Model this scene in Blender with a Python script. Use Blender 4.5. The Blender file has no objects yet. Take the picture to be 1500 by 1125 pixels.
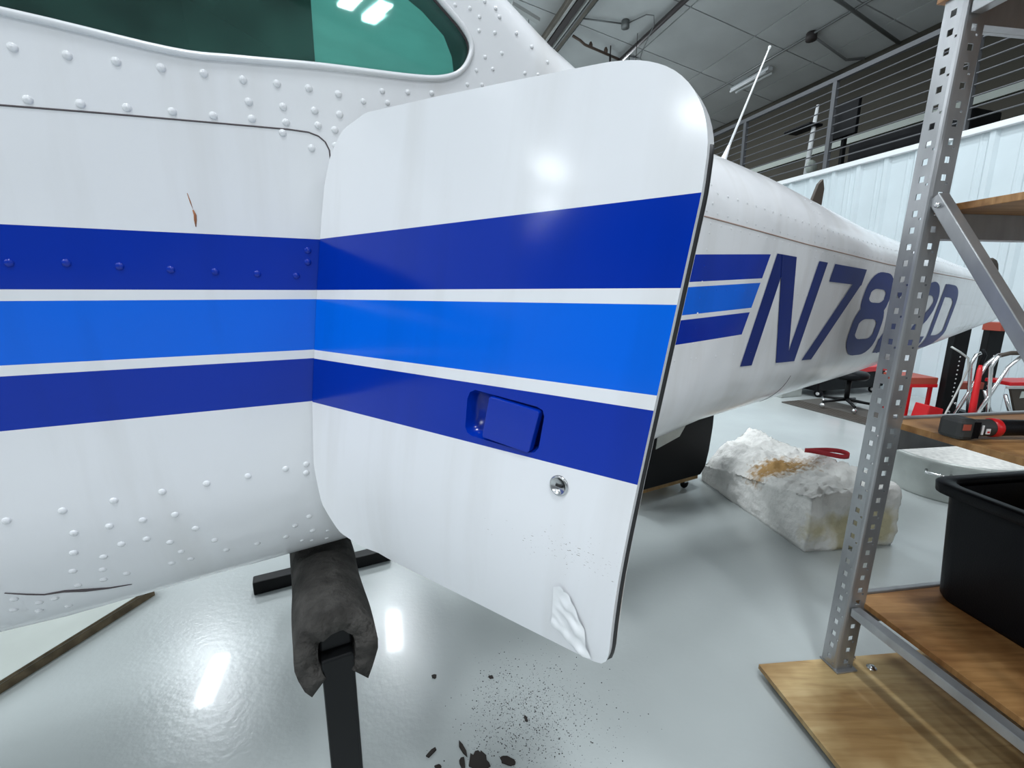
import bpy, bmesh, math, random
from mathutils import Vector, Matrix, noise
from mathutils.geometry import delaunay_2d_cdt

random.seed(7)
scene = bpy.context.scene
COL = scene.collection

# ------------------------------------------------------------------ camera
cam_data = bpy.data.cameras.new('camera')
cam_data.sensor_width = 36.0
cam_data.lens = 15.84
cam_data.clip_start = 0.01
cam_data.clip_end = 200
cam = bpy.data.objects.new('camera', cam_data)
cam.location = (0, 0, 1.1)
cam.rotation_euler = (math.radians(90 - 11.5), 0, 0)
COL.objects.link(cam)
scene.camera = cam

# ------------------------------------------------------------------ world, exposure
world = bpy.data.worlds.new('world')
scene.world = world
world.use_nodes = True
world.node_tree.nodes['Background'].inputs[0].default_value = (0.86, 0.93, 1.0, 1)
world.node_tree.nodes['Background'].inputs[1].default_value = 0.22
scene.view_settings.view_transform = 'Standard'
scene.view_settings.look = 'None'
scene.view_settings.gamma = 1.0
scene.view_settings.use_curve_mapping = False
scene.view_settings.exposure = 0.18
LAMP_POWER = 150.0

# hangar frame: w runs along the partition wall, q across the hangar
WX, WY = -0.2927, 0.9562
QX, QY = 0.9562, 0.2927
def hang(w, q, z): return Vector((WX * w + QX * q, WY * w + QY * q, z))
def ceil_z(q): return 6.8 - 0.17 * max(q, 0.0)
FIXTURES = [(9.1, -3.5), (9.4, 0.05), (9.9, 5.45), (-0.4, -13.7), (-0.5, -17.5), (0.0, -21.5), (-3.6, -9.5), (-0.7, -4.5), (-1.5, -0.3), (-2.0, 3.5), (1.6, 2.8),  # last lamp on this row is added to brighten tail and foam block
            (4.5, -13.8), (4.3, -9.0), (4.3, -4.2), (4.3, 0.2), (9.1, -9.0), (-6.0, -9.0), (-6.0, -4.0), (-6.0, 0.5), (-11.3, 4.05), (-11.3, 4.62)]  # besides those matching reflections, lamps are added for general brightness
LAMPS = []
def lamp_drop(w, q): return 0.12 if (w, q) == (9.9, 5.45) else 0.30
for (w, q) in FIXTURES:
    ld = bpy.data.lights.new('ceiling_lamp_light', 'AREA')
    ld.shape = 'RECTANGLE'; ld.size = 1.25; ld.size_y = 0.32
    ld.energy = LAMP_POWER
    ld.color = (0.89, 0.95, 1.0)
    lo = bpy.data.objects.new('ceiling_lamp_light', ld)
    COL.objects.link(lo)
    lo.location = hang(w, q, ceil_z(q) - lamp_drop(w, q))
    lo.rotation_euler = (0, 0, math.atan2(WY, WX))
    LAMPS.append(lo)

# ------------------------------------------------------------------ helpers
ORG = {}
def tag(o, label=None, cat=None, group=None, kind=None):
    if label: o['label'] = label
    if cat: o['category'] = cat
    if group: o['group'] = group
    if kind: o['kind'] = kind
    return o
def thing(name, loc, label, cat, group=None):
    o = bpy.data.objects.new(name, None)
    o.empty_display_size = 0.1
    COL.objects.link(o)
    o.location = loc
    ORG[o.name] = Vector(loc)
    return tag(o, label, cat, group)

class MB:
    def __init__(self): self.v = []; self.f = []; self.sm = []
    def add(self, verts, faces, smooth=False):
        b = len(self.v)
        self.v += [Vector(p) for p in verts]
        self.f += [tuple(i + b for i in f) for f in faces]
        self.sm += [smooth] * len(faces)
        return self
    def hexa(self, p):      # p: 8 corners, bottom 4 then top 4
        return self.add(p, [(3, 2, 1, 0), (4, 5, 6, 7), (0, 1, 5, 4), (1, 2, 6, 5), (2, 3, 7, 6), (3, 0, 4, 7)])
    def box(self, fr, a0, a1, b0, b1, c0, c1):
        return self.hexa([fr(a0, b0, c0), fr(a1, b0, c0), fr(a1, b1, c0), fr(a0, b1, c0), fr(a0, b0, c1), fr(a1, b0, c1), fr(a1, b1, c1), fr(a0, b1, c1)])
    def tube(self, pts, r, seg=8, closed=False, cap=True):
        pts = [Vector(p) for p in pts]; n = len(pts); rr = r if isinstance(r, (list, tuple)) else [r] * n
        V = []; prev = None
        for i, p in enumerate(pts):
            if closed: d = pts[(i + 1) % n] - pts[i - 1]
            else: d = pts[min(i + 1, n - 1)] - pts[max(i - 1, 0)]
            d.normalize()
            if prev is None:
                u = d.orthogonal().normalized()
            else:
                u = prev - d * prev.dot(d); u.normalize()
            prev = u; w = d.cross(u)
            for k in range(seg):
                a = 2 * math.pi * k / seg
                V.append(p + (u * math.cos(a) + w * math.sin(a)) * rr[i])
        Fc = []
        for i in range(n if closed else n - 1):
            j = (i + 1) % n
            for k in range(seg):
                k2 = (k + 1) % seg
                Fc.append((i * seg + k, i * seg + k2, j * seg + k2, j * seg + k))
        if cap and not closed:
            Fc.append(tuple(range(seg - 1, -1, -1))); Fc.append(tuple((n - 1) * seg + k for k in range(seg)))
        return self.add(V, Fc, True)
    def lathe(self, c, prof, seg=24, axis=Vector((0, 0, 1)), ref=None, smooth=True):
        c = Vector(c); axis = Vector(axis).normalized()
        u = (Vector(ref) if ref else axis.orthogonal()).normalized(); w = axis.cross(u)
        V = []; Fc = []
        for (r, h) in prof:
            for k in range(seg):
                a = 2 * math.pi * k / seg
                V.append(c + axis * h + (u * math.cos(a) + w * math.sin(a)) * r)
        for i in range(len(prof) - 1):
            for k in range(seg):
                k2 = (k + 1) % seg
                Fc.append((i * seg + k, i * seg + k2, (i + 1) * seg + k2, (i + 1) * seg + k))
        return self.add(V, Fc, smooth)
    def beam(self, p0, p1, hw, hh, up=(0, 0, 1)):   # rectangular bar between two points
        p0 = Vector(p0); p1 = Vector(p1); d = (p1 - p0).normalized(); u = Vector(up)
        sd = d.cross(u).normalized(); u = sd.cross(d)
        P = []
        for p in (p0, p1):
            P += [p - sd * hw - u * hh, p + sd * hw - u * hh, p + sd * hw + u * hh, p - sd * hw + u * hh]
        return self.add(P, [(0, 1, 2, 3), (7, 6, 5, 4), (0, 4, 5, 1), (1, 5, 6, 2), (2, 6, 7, 3), (3, 7, 4, 0)])
    def prism(self, loop, off):    # closed loop of points, extruded by off
        loop = [Vector(p) for p in loop]; n = len(loop); off = Vector(off)
        return self.add(loop + [p + off for p in loop], [tuple(range(n - 1, -1, -1)), tuple(range(n, 2 * n))] + [(i, (i + 1) % n, n + (i + 1) % n, n + i) for i in range(n)])
    def build(self, name, mat, parent=None, bevel=0, solid=0, fix=True, uv=None, label=None):
        o3 = ORG[parent.name] if parent else Vector((0, 0, 0))
        m = bpy.data.meshes.new(name)
        m.from_pydata([tuple(p - o3) for p in self.v], [], self.f)
        for p, s in zip(m.polygons, self.sm): p.use_smooth = s
        if uv:
            l = m.uv_layers.new(name='UVMap')
            for lp in m.loops: l.data[lp.index].uv = uv[lp.vertex_index]
        if fix:
            bm = bmesh.new(); bm.from_mesh(m); bmesh.ops.recalc_face_normals(bm, faces=bm.faces); bm.to_mesh(m); bm.free()
        m.materials.append(mat)
        o = bpy.data.objects.new(name, m)
        COL.objects.link(o)
        if parent:
            o.parent = parent
        ORG[o.name] = o3.copy()
        if solid:
            md = o.modifiers.new('solid', 'SOLIDIFY'); md.thickness = abs(solid); md.offset = -1 if solid > 0 else 1
        if bevel:
            md = o.modifiers.new('bevel', 'BEVEL'); md.width = bevel; md.segments = 2; md.limit_method = 'ANGLE'
        if label: o['label'] = label
        return o

def solo(mb, name, mat, label, cat, group=None, kind=None, base=None, **kw):
    """a thing that is one mesh, its origin at its base"""
    if base is None:
        base = sum(mb.v, Vector()) / len(mb.v); base.z = min(p.z for p in mb.v)
    base = Vector(base)
    mb.v = [p - base for p in mb.v]
    o = mb.build(name, mat, **kw)
    o.location = base; ORG[o.name] = base
    return tag(o, label, cat, group, kind)
def struct(mb, name, mat, **kw):
    return tag(mb.build(name, mat, **kw), kind='structure')
def world_frame(x, y, z): return Vector((x, y, z))

# ------------------------------------------------------------------ materials
def mat(name, col, rough=0.5, metal=0.0, noise_amt=0.0, noise_scale=8.0, col2=None, bump=0.0, bump_scale=40.0, coat=0.0, spec=0.5, stretch=None, detail=4.0):
    m = bpy.data.materials.new(name); m.use_nodes = True
    nt = m.node_tree; bs = nt.nodes['Principled BSDF']
    bs.inputs['Base Color'].default_value = (*col, 1)
    bs.inputs['Roughness'].default_value = rough
    bs.inputs['Metallic'].default_value = metal
    bs.inputs['Coat Weight'].default_value = coat
    bs.inputs['Coat Roughness'].default_value = 0.05
    bs.inputs['Specular IOR Level'].default_value = spec
    if noise_amt or bump:
        tc = nt.nodes.new('ShaderNodeTexCoord'); mp = nt.nodes.new('ShaderNodeMapping')
        nt.links.new(tc.outputs['Object'], mp.inputs[0])
        if stretch: mp.inputs['Scale'].default_value = stretch
    if noise_amt:
        nz = nt.nodes.new('ShaderNodeTexNoise'); nz.inputs['Scale'].default_value = noise_scale; nz.inputs['Detail'].default_value = detail
        nt.links.new(mp.outputs[0], nz.inputs['Vector'])
        rp = nt.nodes.new('ShaderNodeValToRGB')
        c2 = col2 or tuple(c * (1 - noise_amt) for c in col)
        rp.color_ramp.elements[0].position = 0.35; rp.color_ramp.elements[1].position = 0.68
        rp.color_ramp.elements[0].color = (*c2, 1); rp.color_ramp.elements[1].color = (*col, 1)
        nt.links.new(nz.outputs['Fac'], rp.inputs[0]); nt.links.new(rp.outputs[0], bs.inputs['Base Color'])
    if bump:
        n2 = nt.nodes.new('ShaderNodeTexNoise'); n2.inputs['Scale'].default_value = bump_scale; n2.inputs['Detail'].default_value = 5
        nt.links.new(mp.outputs[0], n2.inputs['Vector'])
        bp = nt.nodes.new('ShaderNodeBump'); bp.inputs['Strength'].default_value = bump; bp.inputs['Distance'].default_value = 0.01
        nt.links.new(n2.outputs['Fac'], bp.inputs['Height']); nt.links.new(bp.outputs[0], bs.inputs['Normal'])
    return m

WHITE = (0.80, 0.81, 0.83)
NAVY = (0.0, 0.028, 0.36)
AZURE = (0.0, 0.130, 0.75)
def paint_material(name, tail):
    """glossy aircraft paint: white with three blue bands; uv.x = distance from the hinge, uv.y = position across the bands (0 top .. 1 bottom)"""
    m = mat(name, WHITE, 0.14, coat=0.0, spec=0.30)
    nt = m.node_tree; bs = nt.nodes['Principled BSDF']; L = nt.links; N = nt.nodes.new
    uv = N('ShaderNodeUVMap'); uv.uv_map = 'UVMap'
    sp = N('ShaderNodeSeparateXYZ'); L.new(uv.outputs[0], sp.inputs[0])
    mr = N('ShaderNodeMath'); mr.operation = 'MULTIPLY_ADD'; mr.inputs[1].default_value = 0.5; mr.inputs[2].default_value = 0.25
    L.new(sp.outputs[1], mr.inputs[0])
    rp = N('ShaderNodeValToRGB'); cr = rp.color_ramp; cr.interpolation = 'CONSTANT'
    stops = [(0.0, WHITE), (0.25, NAVY), (0.25 + 0.145, WHITE), (0.25 + 0.1745, AZURE), (0.25 + 0.3285, WHITE), (0.25 + 0.357, NAVY), (0.75, WHITE)]
    cr.elements[0].position = 0; cr.elements[0].color = (*WHITE, 1)
    cr.elements[1].position = 0.25; cr.elements[1].color = (*NAVY, 1)
    for p, c in stops[2:]:
        e = cr.elements.new(p); e.color = (*c, 1)
    L.new(mr.outputs[0], rp.inputs[0])
    # bands end in a slanted cut on the tail
    ct = N('ShaderNodeMath'); ct.operation = 'MULTIPLY_ADD'; ct.inputs[1].default_value = 0.072
    L.new(sp.outputs[1], ct.inputs[0]); L.new(sp.outputs[0], ct.inputs[2])
    lt = N('ShaderNodeMath'); lt.operation = 'LESS_THAN'; lt.inputs[1].default_value = 1.073
    L.new(ct.outputs[0], lt.inputs[0])
    mx = N('ShaderNodeMix'); mx.data_type = 'RGBA'; mx.inputs['A'].default_value = (*WHITE, 1)
    L.new(lt.outputs[0], mx.inputs['Factor']); L.new(rp.outputs[0], mx.inputs['B'])
    # faint vertical grime streaks in the paint
    mp = N('ShaderNodeMapping'); mp.inputs['Scale'].default_value = (13, 0.32, 1)
    L.new(uv.outputs[0], mp.inputs[0])
    nz = N('ShaderNodeTexNoise'); nz.inputs['Scale'].default_value = 1.0; nz.inputs['Detail'].default_value = 5
    L.new(mp.outputs[0], nz.inputs['Vector'])
    r2 = N('ShaderNodeValToRGB'); r2.color_ramp.elements[0].position = 0.30; r2.color_ramp.elements[1].position = 0.50
    r2.color_ramp.elements[0].color = (0.90, 0.89, 0.87, 1); r2.color_ramp.elements[1].color = (1, 1, 1, 1)
    L.new(nz.outputs['Fac'], r2.inputs[0])
    ml = N('ShaderNodeMix'); ml.data_type = 'RGBA'; ml.blend_type = 'MULTIPLY'; ml.inputs['Factor'].default_value = 0.85
    L.new(mx.outputs['Result'], ml.inputs['A']); L.new(r2.outputs[0], ml.inputs['B'])
    out = ml
    if not tail:      # scuffed specks low on the free side of the door
        nz2 = N('ShaderNodeTexNoise'); nz2.inputs['Scale'].default_value = 210; nz2.inputs['Detail'].default_value = 3
        L.new(uv.outputs[0], nz2.inputs['Vector'])
        ds = N('ShaderNodeVectorMath'); ds.operation = 'DISTANCE'; ds.inputs[1].default_value = (0.468, 1.36, 0)
        mp2 = N('ShaderNodeMapping'); mp2.inputs['Scale'].default_value = (1, 1, 1); L.new(uv.outputs[0], mp2.inputs[0])
        L.new(mp2.outputs[0], ds.inputs[0])
        mrr = N('ShaderNodeMapRange'); mrr.inputs['From Min'].default_value = 0.0; mrr.inputs['From Max'].default_value = 0.22
        mrr.inputs['To Min'].default_value = 0.64; mrr.inputs['To Max'].default_value = 0.82
        L.new(ds.outputs['Value'], mrr.inputs[0])
        gt = N('ShaderNodeMath'); gt.operation = 'GREATER_THAN'; L.new(nz2.outputs['Fac'], gt.inputs[0]); L.new(mrr.outputs[0], gt.inputs[1])
        m3 = N('ShaderNodeMix'); m3.data_type = 'RGBA'; m3.inputs['B'].default_value = (0.28, 0.25, 0.23, 1)
        L.new(gt.outputs[0], m3.inputs['Factor']); L.new(ml.outputs['Result'], m3.inputs['A']); out = m3
    L.new(out.outputs['Result'], bs.inputs['Base Color'])
    # oil-canning of thin sheet metal
    tc = N('ShaderNodeTexCoord')
    n3 = N('ShaderNodeTexNoise'); n3.inputs['Scale'].default_value = 5.0; n3.inputs['Detail'].default_value = 1.5
    L.new(tc.outputs['Object'], n3.inputs['Vector'])
    bp = N('ShaderNodeBump'); bp.inputs['Strength'].default_value = 0.10 if tail else 0.05; bp.inputs['Distance'].default_value = 0.05
    L.new(n3.outputs['Fac'], bp.inputs['Height']); L.new(bp.outputs[0], bs.inputs['Normal'])
    L.new(bp.outputs[0], bs.inputs['Coat Normal'])
    return m

M = {}
M['skin'] = paint_material('fuselage_paint', True)
M['door'] = paint_material('door_paint', False)
M['white_paint'] = mat('white_paint', WHITE, 0.22, coat=0.4)
M['navy'] = mat('navy_paint', NAVY, 0.2, coat=0.0, spec=0.38)
M['letter'] = mat('letter_paint', (0.003, 0.020, 0.19), 0.35, spec=0.15, noise_amt=0.2, noise_scale=6)
M['seal'] = mat('rubber_seal', (0.012, 0.012, 0.013), 0.55)
M['seam'] = mat('seam_grime', (0.09, 0.075, 0.08), 0.7)
M['cavity'] = mat('cabin_dark_lining', (0.045, 0.045, 0.042), 0.8)
M['lining'] = mat('cabin_white_panel', (0.97, 0.98, 0.97), 0.6, noise_amt=0.10, noise_scale=14, stretch=(1, 1, 4))
M['chrome'] = mat('worn_chrome', (0.62, 0.63, 0.64), 0.22, 1.0, noise_amt=0.35, noise_scale=60)
M['film'] = mat('white_plastic_film', (0.88, 0.89, 0.9), 0.25, coat=0.3)
M['rust'] = mat('rust_mark', (0.33, 0.13, 0.06), 0.8)
M['floor'] = mat('grey_epoxy', (0.46, 0.495, 0.49), 0.23, noise_amt=0.10, noise_scale=1.6, bump=0.06, bump_scale=60, coat=0.12)
M['ceil_panel'] = mat('ceiling_board', (0.62, 0.64, 0.64), 0.85, noise_amt=0.12, noise_scale=1.2)
M['ceil_gap'] = mat('ceiling_joint', (0.10, 0.11, 0.11), 0.9)
M['wall_white'] = mat('white_wall_sheet', (0.60, 0.68, 0.71), 0.4, noise_amt=0.06, noise_scale=3)
M['trim_white'] = mat('white_trim', (0.80, 0.83, 0.84), 0.45)
M['olive'] = mat('olive_wall', (0.06, 0.055, 0.042), 0.8, noise_amt=0.1, noise_scale=2)
M['wall_grey'] = mat('hangar_wall', (0.55, 0.57, 0.58), 0.7, noise_amt=0.08, noise_scale=1)
M['rail'] = mat('dark_rail_steel', (0.105, 0.11, 0.118), 0.45, 0.3)
M['beam_steel'] = mat('grey_brown_steel', (0.19, 0.17, 0.14), 0.5, 0.3, noise_amt=0.25, noise_scale=3)
M['pale_steel'] = mat('pale_grey_steel', (0.48, 0.49, 0.48), 0.45, 0.3)
M['pipe_dark'] = mat('dark_pipe', (0.055, 0.045, 0.045), 0.5)
M['pipe_brown'] = mat('brown_pipe', (0.13, 0.09, 0.07), 0.55)
M['conduit'] = mat('grey_conduit', (0.25, 0.26, 0.26), 0.4, 0.5)
M['lamp_white'] = mat('lamp_housing_white', (0.75, 0.78, 0.8), 0.4)
M['galv'] = mat('galvanised_steel', (0.42, 0.43, 0.44), 0.33, 0.65, noise_amt=0.25, noise_scale=16, stretch=(1, 1, 0.35))
M['galv_dull'] = mat('dull_zinc', (0.52, 0.545, 0.52), 0.42, 0.45, noise_amt=0.18, noise_scale=7)
M['zinc'] = mat('bright_zinc', (0.75, 0.76, 0.76), 0.25, 1.0)
M['black_steel'] = mat('black_powder_steel', (0.005, 0.0055, 0.006), 0.4, spec=0.2)
M['black_plastic'] = mat('black_plastic', (0.004, 0.0045, 0.006), 0.45, spec=0.18, bump=0.1, bump_scale=300)
M['foam'] = mat('dark_pipe_foam', (0.085, 0.08, 0.074), 0.95, noise_amt=0.55, noise_scale=22, bump=0.9, bump_scale=70, spec=0.2)
M['red'] = mat('red_paint', (0.55, 0.008, 0.012), 0.35)
M['dull_red'] = mat('dull_red_paint', (0.33, 0.06, 0.035), 0.5)
M['dark_brown'] = mat('dark_brown_board', (0.05, 0.038, 0.028), 0.6)
M['mat_rubber'] = mat('ribbed_rubber', (0.075, 0.07, 0.062), 0.8)
M['battery'] = mat('charcoal_plastic', (0.028, 0.029, 0.028), 0.55)
M['label_white'] = mat('printed_white', (0.8, 0.8, 0.8), 0.5)
M['label_grey'] = mat('printed_pale_grey', (0.45, 0.5, 0.46), 0.5)
M['chip'] = mat('dark_flake', (0.02, 0.014, 0.011), 0.8)
M['grit'] = mat('grit', (0.035, 0.03, 0.028), 0.9)
M['board_pale'] = mat('pale_sheet_face', (0.52, 0.56, 0.52), 0.45, noise_amt=0.12, noise_scale=5)
M['sheet_edge'] = mat('raw_sheet_edge', (0.23, 0.17, 0.10), 0.8, noise_amt=0.5, noise_scale=30)
M['strap'] = mat('red_strap', (0.42, 0.02, 0.03), 0.6)
M['lid'] = mat('speckled_white_lid', (0.80, 0.79, 0.75), 0.6, noise_amt=0.25, noise_scale=40)

def wood(name, c1, c2, c3, sc=(2.2, 22, 6)):
    m = bpy.data.materials.new(name); m.use_nodes = True
    nt = m.node_tree; bs = nt.nodes['Principled BSDF']; L = nt.links; N = nt.nodes.new
    bs.inputs['Roughness'].default_value = 0.55
    tc = N('ShaderNodeTexCoord'); mp = N('ShaderNodeMapping'); mp.inputs['Scale'].default_value = sc
    mp.inputs['Rotation'].default_value = (0, 0, math.radians(8))
    L.new(tc.outputs['Object'], mp.inputs[0])
    nz = N('ShaderNodeTexNoise'); nz.inputs['Scale'].default_value = 2.2; nz.inputs['Detail'].default_value = 7; nz.inputs['Distortion'].default_value = 0.8
    L.new(mp.outputs[0], nz.inputs['Vector'])
    rp = N('ShaderNodeValToRGB'); e = rp.color_ramp.elements
    e[0].position = 0.28; e[0].color = (*c1, 1); e[1].position = 0.72; e[1].color = (*c3, 1)
    k = e.new(0.5); k.color = (*c2, 1)
    L.new(nz.outputs['Fac'], rp.inputs[0])
    n2 = N('ShaderNodeTexNoise'); n2.inputs['Scale'].default_value = 4.5; n2.inputs['Detail'].default_value = 3
    L.new(tc.outputs['Object'], n2.inputs['Vector'])
    r2 = N('ShaderNodeValToRGB'); r2.color_ramp.elements[0].position = 0.42; r2.color_ramp.elements[1].position = 0.6
    r2.color_ramp.elements[0].color = (0.62, 0.52, 0.42, 1); r2.color_ramp.elements[1].color = (1, 1, 1, 1)
    L.new(n2.outputs['Fac'], r2.inputs[0])
    mx = N('ShaderNodeMix'); mx.data_type = 'RGBA'; mx.blend_type = 'MULTIPLY'; mx.inputs['Factor'].default_value = 1.0
    L.new(rp.outputs[0], mx.inputs['A']); L.new(r2.outputs[0], mx.inputs['B'])
    L.new(mx.outputs['Result'], bs.inputs['Base Color'])
    return m
M['ply'] = wood('tan_plywood', (0.38, 0.25, 0.11), (0.50, 0.35, 0.16), (0.58, 0.43, 0.22))
M['ply_dark'] = wood('brown_plywood', (0.20, 0.095, 0.028), (0.31, 0.16, 0.055), (0.40, 0.22, 0.085))

def glass_tint(name, tint):
    m = bpy.data.materials.new(name); m.use_nodes = True
    nt = m.node_tree; nt.nodes.clear(); L = nt.links; N = nt.nodes.new
    out = N('ShaderNodeOutputMaterial'); tr = N('ShaderNodeBsdfTransparent'); tr.inputs[0].default_value = (*tint, 1)
    gl = N('ShaderNodeBsdfGlossy'); gl.inputs['Roughness'].default_value = 0.025
    df = N('ShaderNodeBsdfDiffuse'); df.inputs[0].default_value = (0.30, 0.85, 0.70, 1)
    fr = N('ShaderNodeFresnel'); fr.inputs[0].default_value = 1.5
    tc = N('ShaderNodeTexCoord'); nz = N('ShaderNodeTexNoise'); nz.inputs['Scale'].default_value = 9; nz.inputs['Detail'].default_value = 6
    L.new(tc.outputs['Object'], nz.inputs['Vector'])
    mr = N('ShaderNodeMapRange'); mr.inputs['From Min'].default_value = 0.35; mr.inputs['From Max'].default_value = 0.75; mr.inputs['To Min'].default_value = 0.02; mr.inputs['To Max'].default_value = 0.09
    L.new(nz.outputs['Fac'], mr.inputs[0])
    m1 = N('ShaderNodeMixShader'); L.new(mr.outputs[0], m1.inputs[0]); L.new(tr.outputs[0], m1.inputs[1]); L.new(df.outputs[0], m1.inputs[2])
    m2 = N('ShaderNodeMixShader'); L.new(fr.outputs[0], m2.inputs[0]); L.new(m1.outputs[0], m2.inputs[1]); L.new(gl.outputs[0], m2.inputs[2])
    L.new(m2.outputs[0], out.inputs[0])
    return m
M['glass'] = glass_tint('green_perspex', (0.72, 1.0, 0.96))

# ================================================================== the hangar
mb = MB(); mb.box(hang, -14, 16, -26, 14, -0.1, 0.0); struct(mb, 'floor', M['floor'])

# ceiling: a sloping deck with square boards under it
mb = MB()
for qa, qb in ((-26, 0), (0, 9.2)):
    mb.hexa([hang(-14, qa, ceil_z(qa) + 0.03), hang(16, qa, ceil_z(qa) + 0.03), hang(16, qb, ceil_z(qb) + 0.03), hang(-14, qb, ceil_z(qb) + 0.03),
             hang(-14, qa, ceil_z(qa) + 0.15), hang(16, qa, ceil_z(qa) + 0.15), hang(16, qb, ceil_z(qb) + 0.15), hang(-14, qb, ceil_z(qb) + 0.15)])
ceiling = struct(mb, 'ceiling', M['ceil_gap'])
cp_mesh = {}
STEP = 1.405
for i in range(-2, 7):
    for j in range(-9, 3):
        w0 = 7.535 + (i - 1) * 1.435; q0 = 5.49 + j * STEP
        c = hang(w0 + 0.7175, q0 + STEP / 2, ceil_z(q0 + STEP / 2))
        slope = 0.17 if j >= -4 else 0.0
        if slope not in cp_mesh:
            b = MB()
            def fr(a, bb, z): return hang(a, bb, z - slope * bb)
            b.box(fr, -0.7050, 0.7050, -0.690, 0.690, 0.0, 0.04)
            o = b.build('ceiling_panel', M['ceil_panel'], ceiling); cp_mesh[slope] = o.data
        else:
            o = bpy.data.objects.new('ceiling_panel', cp_mesh[slope]); COL.objects.link(o); o.parent = ceiling
        o.location = c

# partition wall of ribbed white sheets
QW = 5.55
W0, RIB = 1.6 + 0.055, 0.305
wall = struct(MB().box(hang, W0 - 0.02, 14.0, QW + 0.03, QW + 0.12, 0, 2.60), 'wall_right', M['wall_white'])
rib_prof = []
for k in range(3):
    x = k * RIB
    rib_prof += [(x, 0.0), (x + 0.10, 0.0), (x + 0.125, 0.028), (x + 0.165, 0.028), (x + 0.19, 0.0), (x + 0.225, 0.0), (x + 0.235, 0.006), (x + 0.245, 0.006), (x + 0.255, 0)]
rib_prof.append((3 * RIB - 0.002, 0.0))
pm = None
for k in range(13):
    if pm is None:
        b = MB(); V = []; Fc = []
        for (x, d) in rib_prof:
            V += [hang(x, -d, 0.0), hang(x, -d, 2.56)]
        for i in range(len(rib_prof) - 1): Fc.append((2 * i, 2 * i + 2, 2 * i + 3, 2 * i + 1))
        b.add(V, Fc)
        o = b.build('wall_sheet', M['wall_white'], wall, fix=False, solid=-0.004); pm = o.data
    else:
        o = bpy.data.objects.new('wall_sheet', pm); COL.objects.link(o); o.parent = wall
        md = o.modifiers.new('solid', 'SOLIDIFY'); md.thickness = 0.004; md.offset = 1
    o.location = hang(W0 + k * 3 * RIB, QW + 0.02, 0)
MB().box(hang, W0 - 0.03, 14, QW - 0.04, QW + 0.14, 2.56, 2.615).build('cap_trim', M['trim_white'], wall, bevel=0.005)

struct(MB().box(hang, -1, 14, QW + 0.13, 9.0, 2.46, 2.58), 'trim_1', M['olive'])
wb = struct(MB().box(hang, -1, 14, 8.85, 9.0, 2.58, 5.28), 'wall_back', M['olive'])
MB().box(hang, -1, 14, 8.80, 8.86, 3.86, 3.99).build('wall_rail', M['label_grey'], wb)
struct(MB().box(hang, 14.0, 14.15, -26, 9.2, 0, 6.9), 'wall_far', M['wall_grey'])
struct(MB().box(hang, -14, 16, -26.1, -26, 0, 6.9), 'wall_left', M['wall_grey'])

# mezzanine railing
rl = thing('mezzanine_railing', hang(6, QW, 2.615), 'dark steel railing with thin horizontal bars on top of the ribbed white wall', 'railing')
MB().beam(hang(1.7, QW, 3.63), hang(13.9, QW, 3.63), 0.025, 0.025).build('top_rail', M['rail'], rl)
for k in range(9):
    w = 1.86 + 1.405 * k
    MB().beam(hang(w, QW, 2.615), hang(w, QW, 3.61), 0.025, 0.025, up=hang(1, 0, 0)).build('post', M['rail'], rl)
for k in range(9):
    z = 2.715 + 0.1 * k
    MB().tube([hang(1.7, QW, z), hang(13.9, QW, z)], 0.008, 6).build('bar', M['rail'], rl)

# things up on the mezzanine
t = thing('display_screen', hang(5.25, 6.5, 2.58), 'black flat screen on a stand behind the mezzanine railing', 'screen')
MB().box(hang, 5.06, 5.41, 6.45, 6.51, 3.24, 3.70).build('panel', M['black_plastic'], t, bevel=0.01)
MB().beam(hang(5.27, 6.54, 2.61), hang(5.27, 6.54, 3.3), 0.03, 0.02, up=hang(1, 0, 0)).build('column', M['black_steel'], t)
MB().box(hang, 5.07, 5.40, 6.42, 6.7, 2.58, 2.61).build('base', M['black_steel'], t)
t = thing('pedestal_stand', hang(5.5, 6.2, 2.58), 'slim white pedestal with a dark flat arm behind the mezzanine railing', 'pedestal')
MB().tube([hang(5.53, 6.2, 2.61), hang(5.49, 6.2, 3.35), hang(5.46, 6.2, 3.70)], [0.035, 0.03, 0.018], 10).build('column', M['trim_white'], t)
MB().lathe(hang(5.53, 6.2, 2.58), [(0.001, 0.0), (0.2, 0.0), (0.19, 0.03), (0.001, 0.035)], 20).build('base', M['trim_white'], t)
MB().box(hang, 5.42, 5.86, 6.05, 6.3, 3.42, 3.46).build('arm', M['black_plastic'], t, bevel=0.015)
MB().lathe(hang(5.40, 6.15, 2.86), [(0.001, -0.02), (0.09, -0.02), (0.10, 0), (0.09, 0.02), (0.001, 0.02)], 16, axis=hang(1, 0, 0)).build('dial', M['label_grey'], t)
solo(MB().box(hang, 3.6, 4.92, 6.2, 6.7, 2.58, 3.03), 'storage_trunk', M['black_plastic'], 'long black trunk on the mezzanine behind the railing bars', 'trunk', bevel=0.02)

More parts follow.
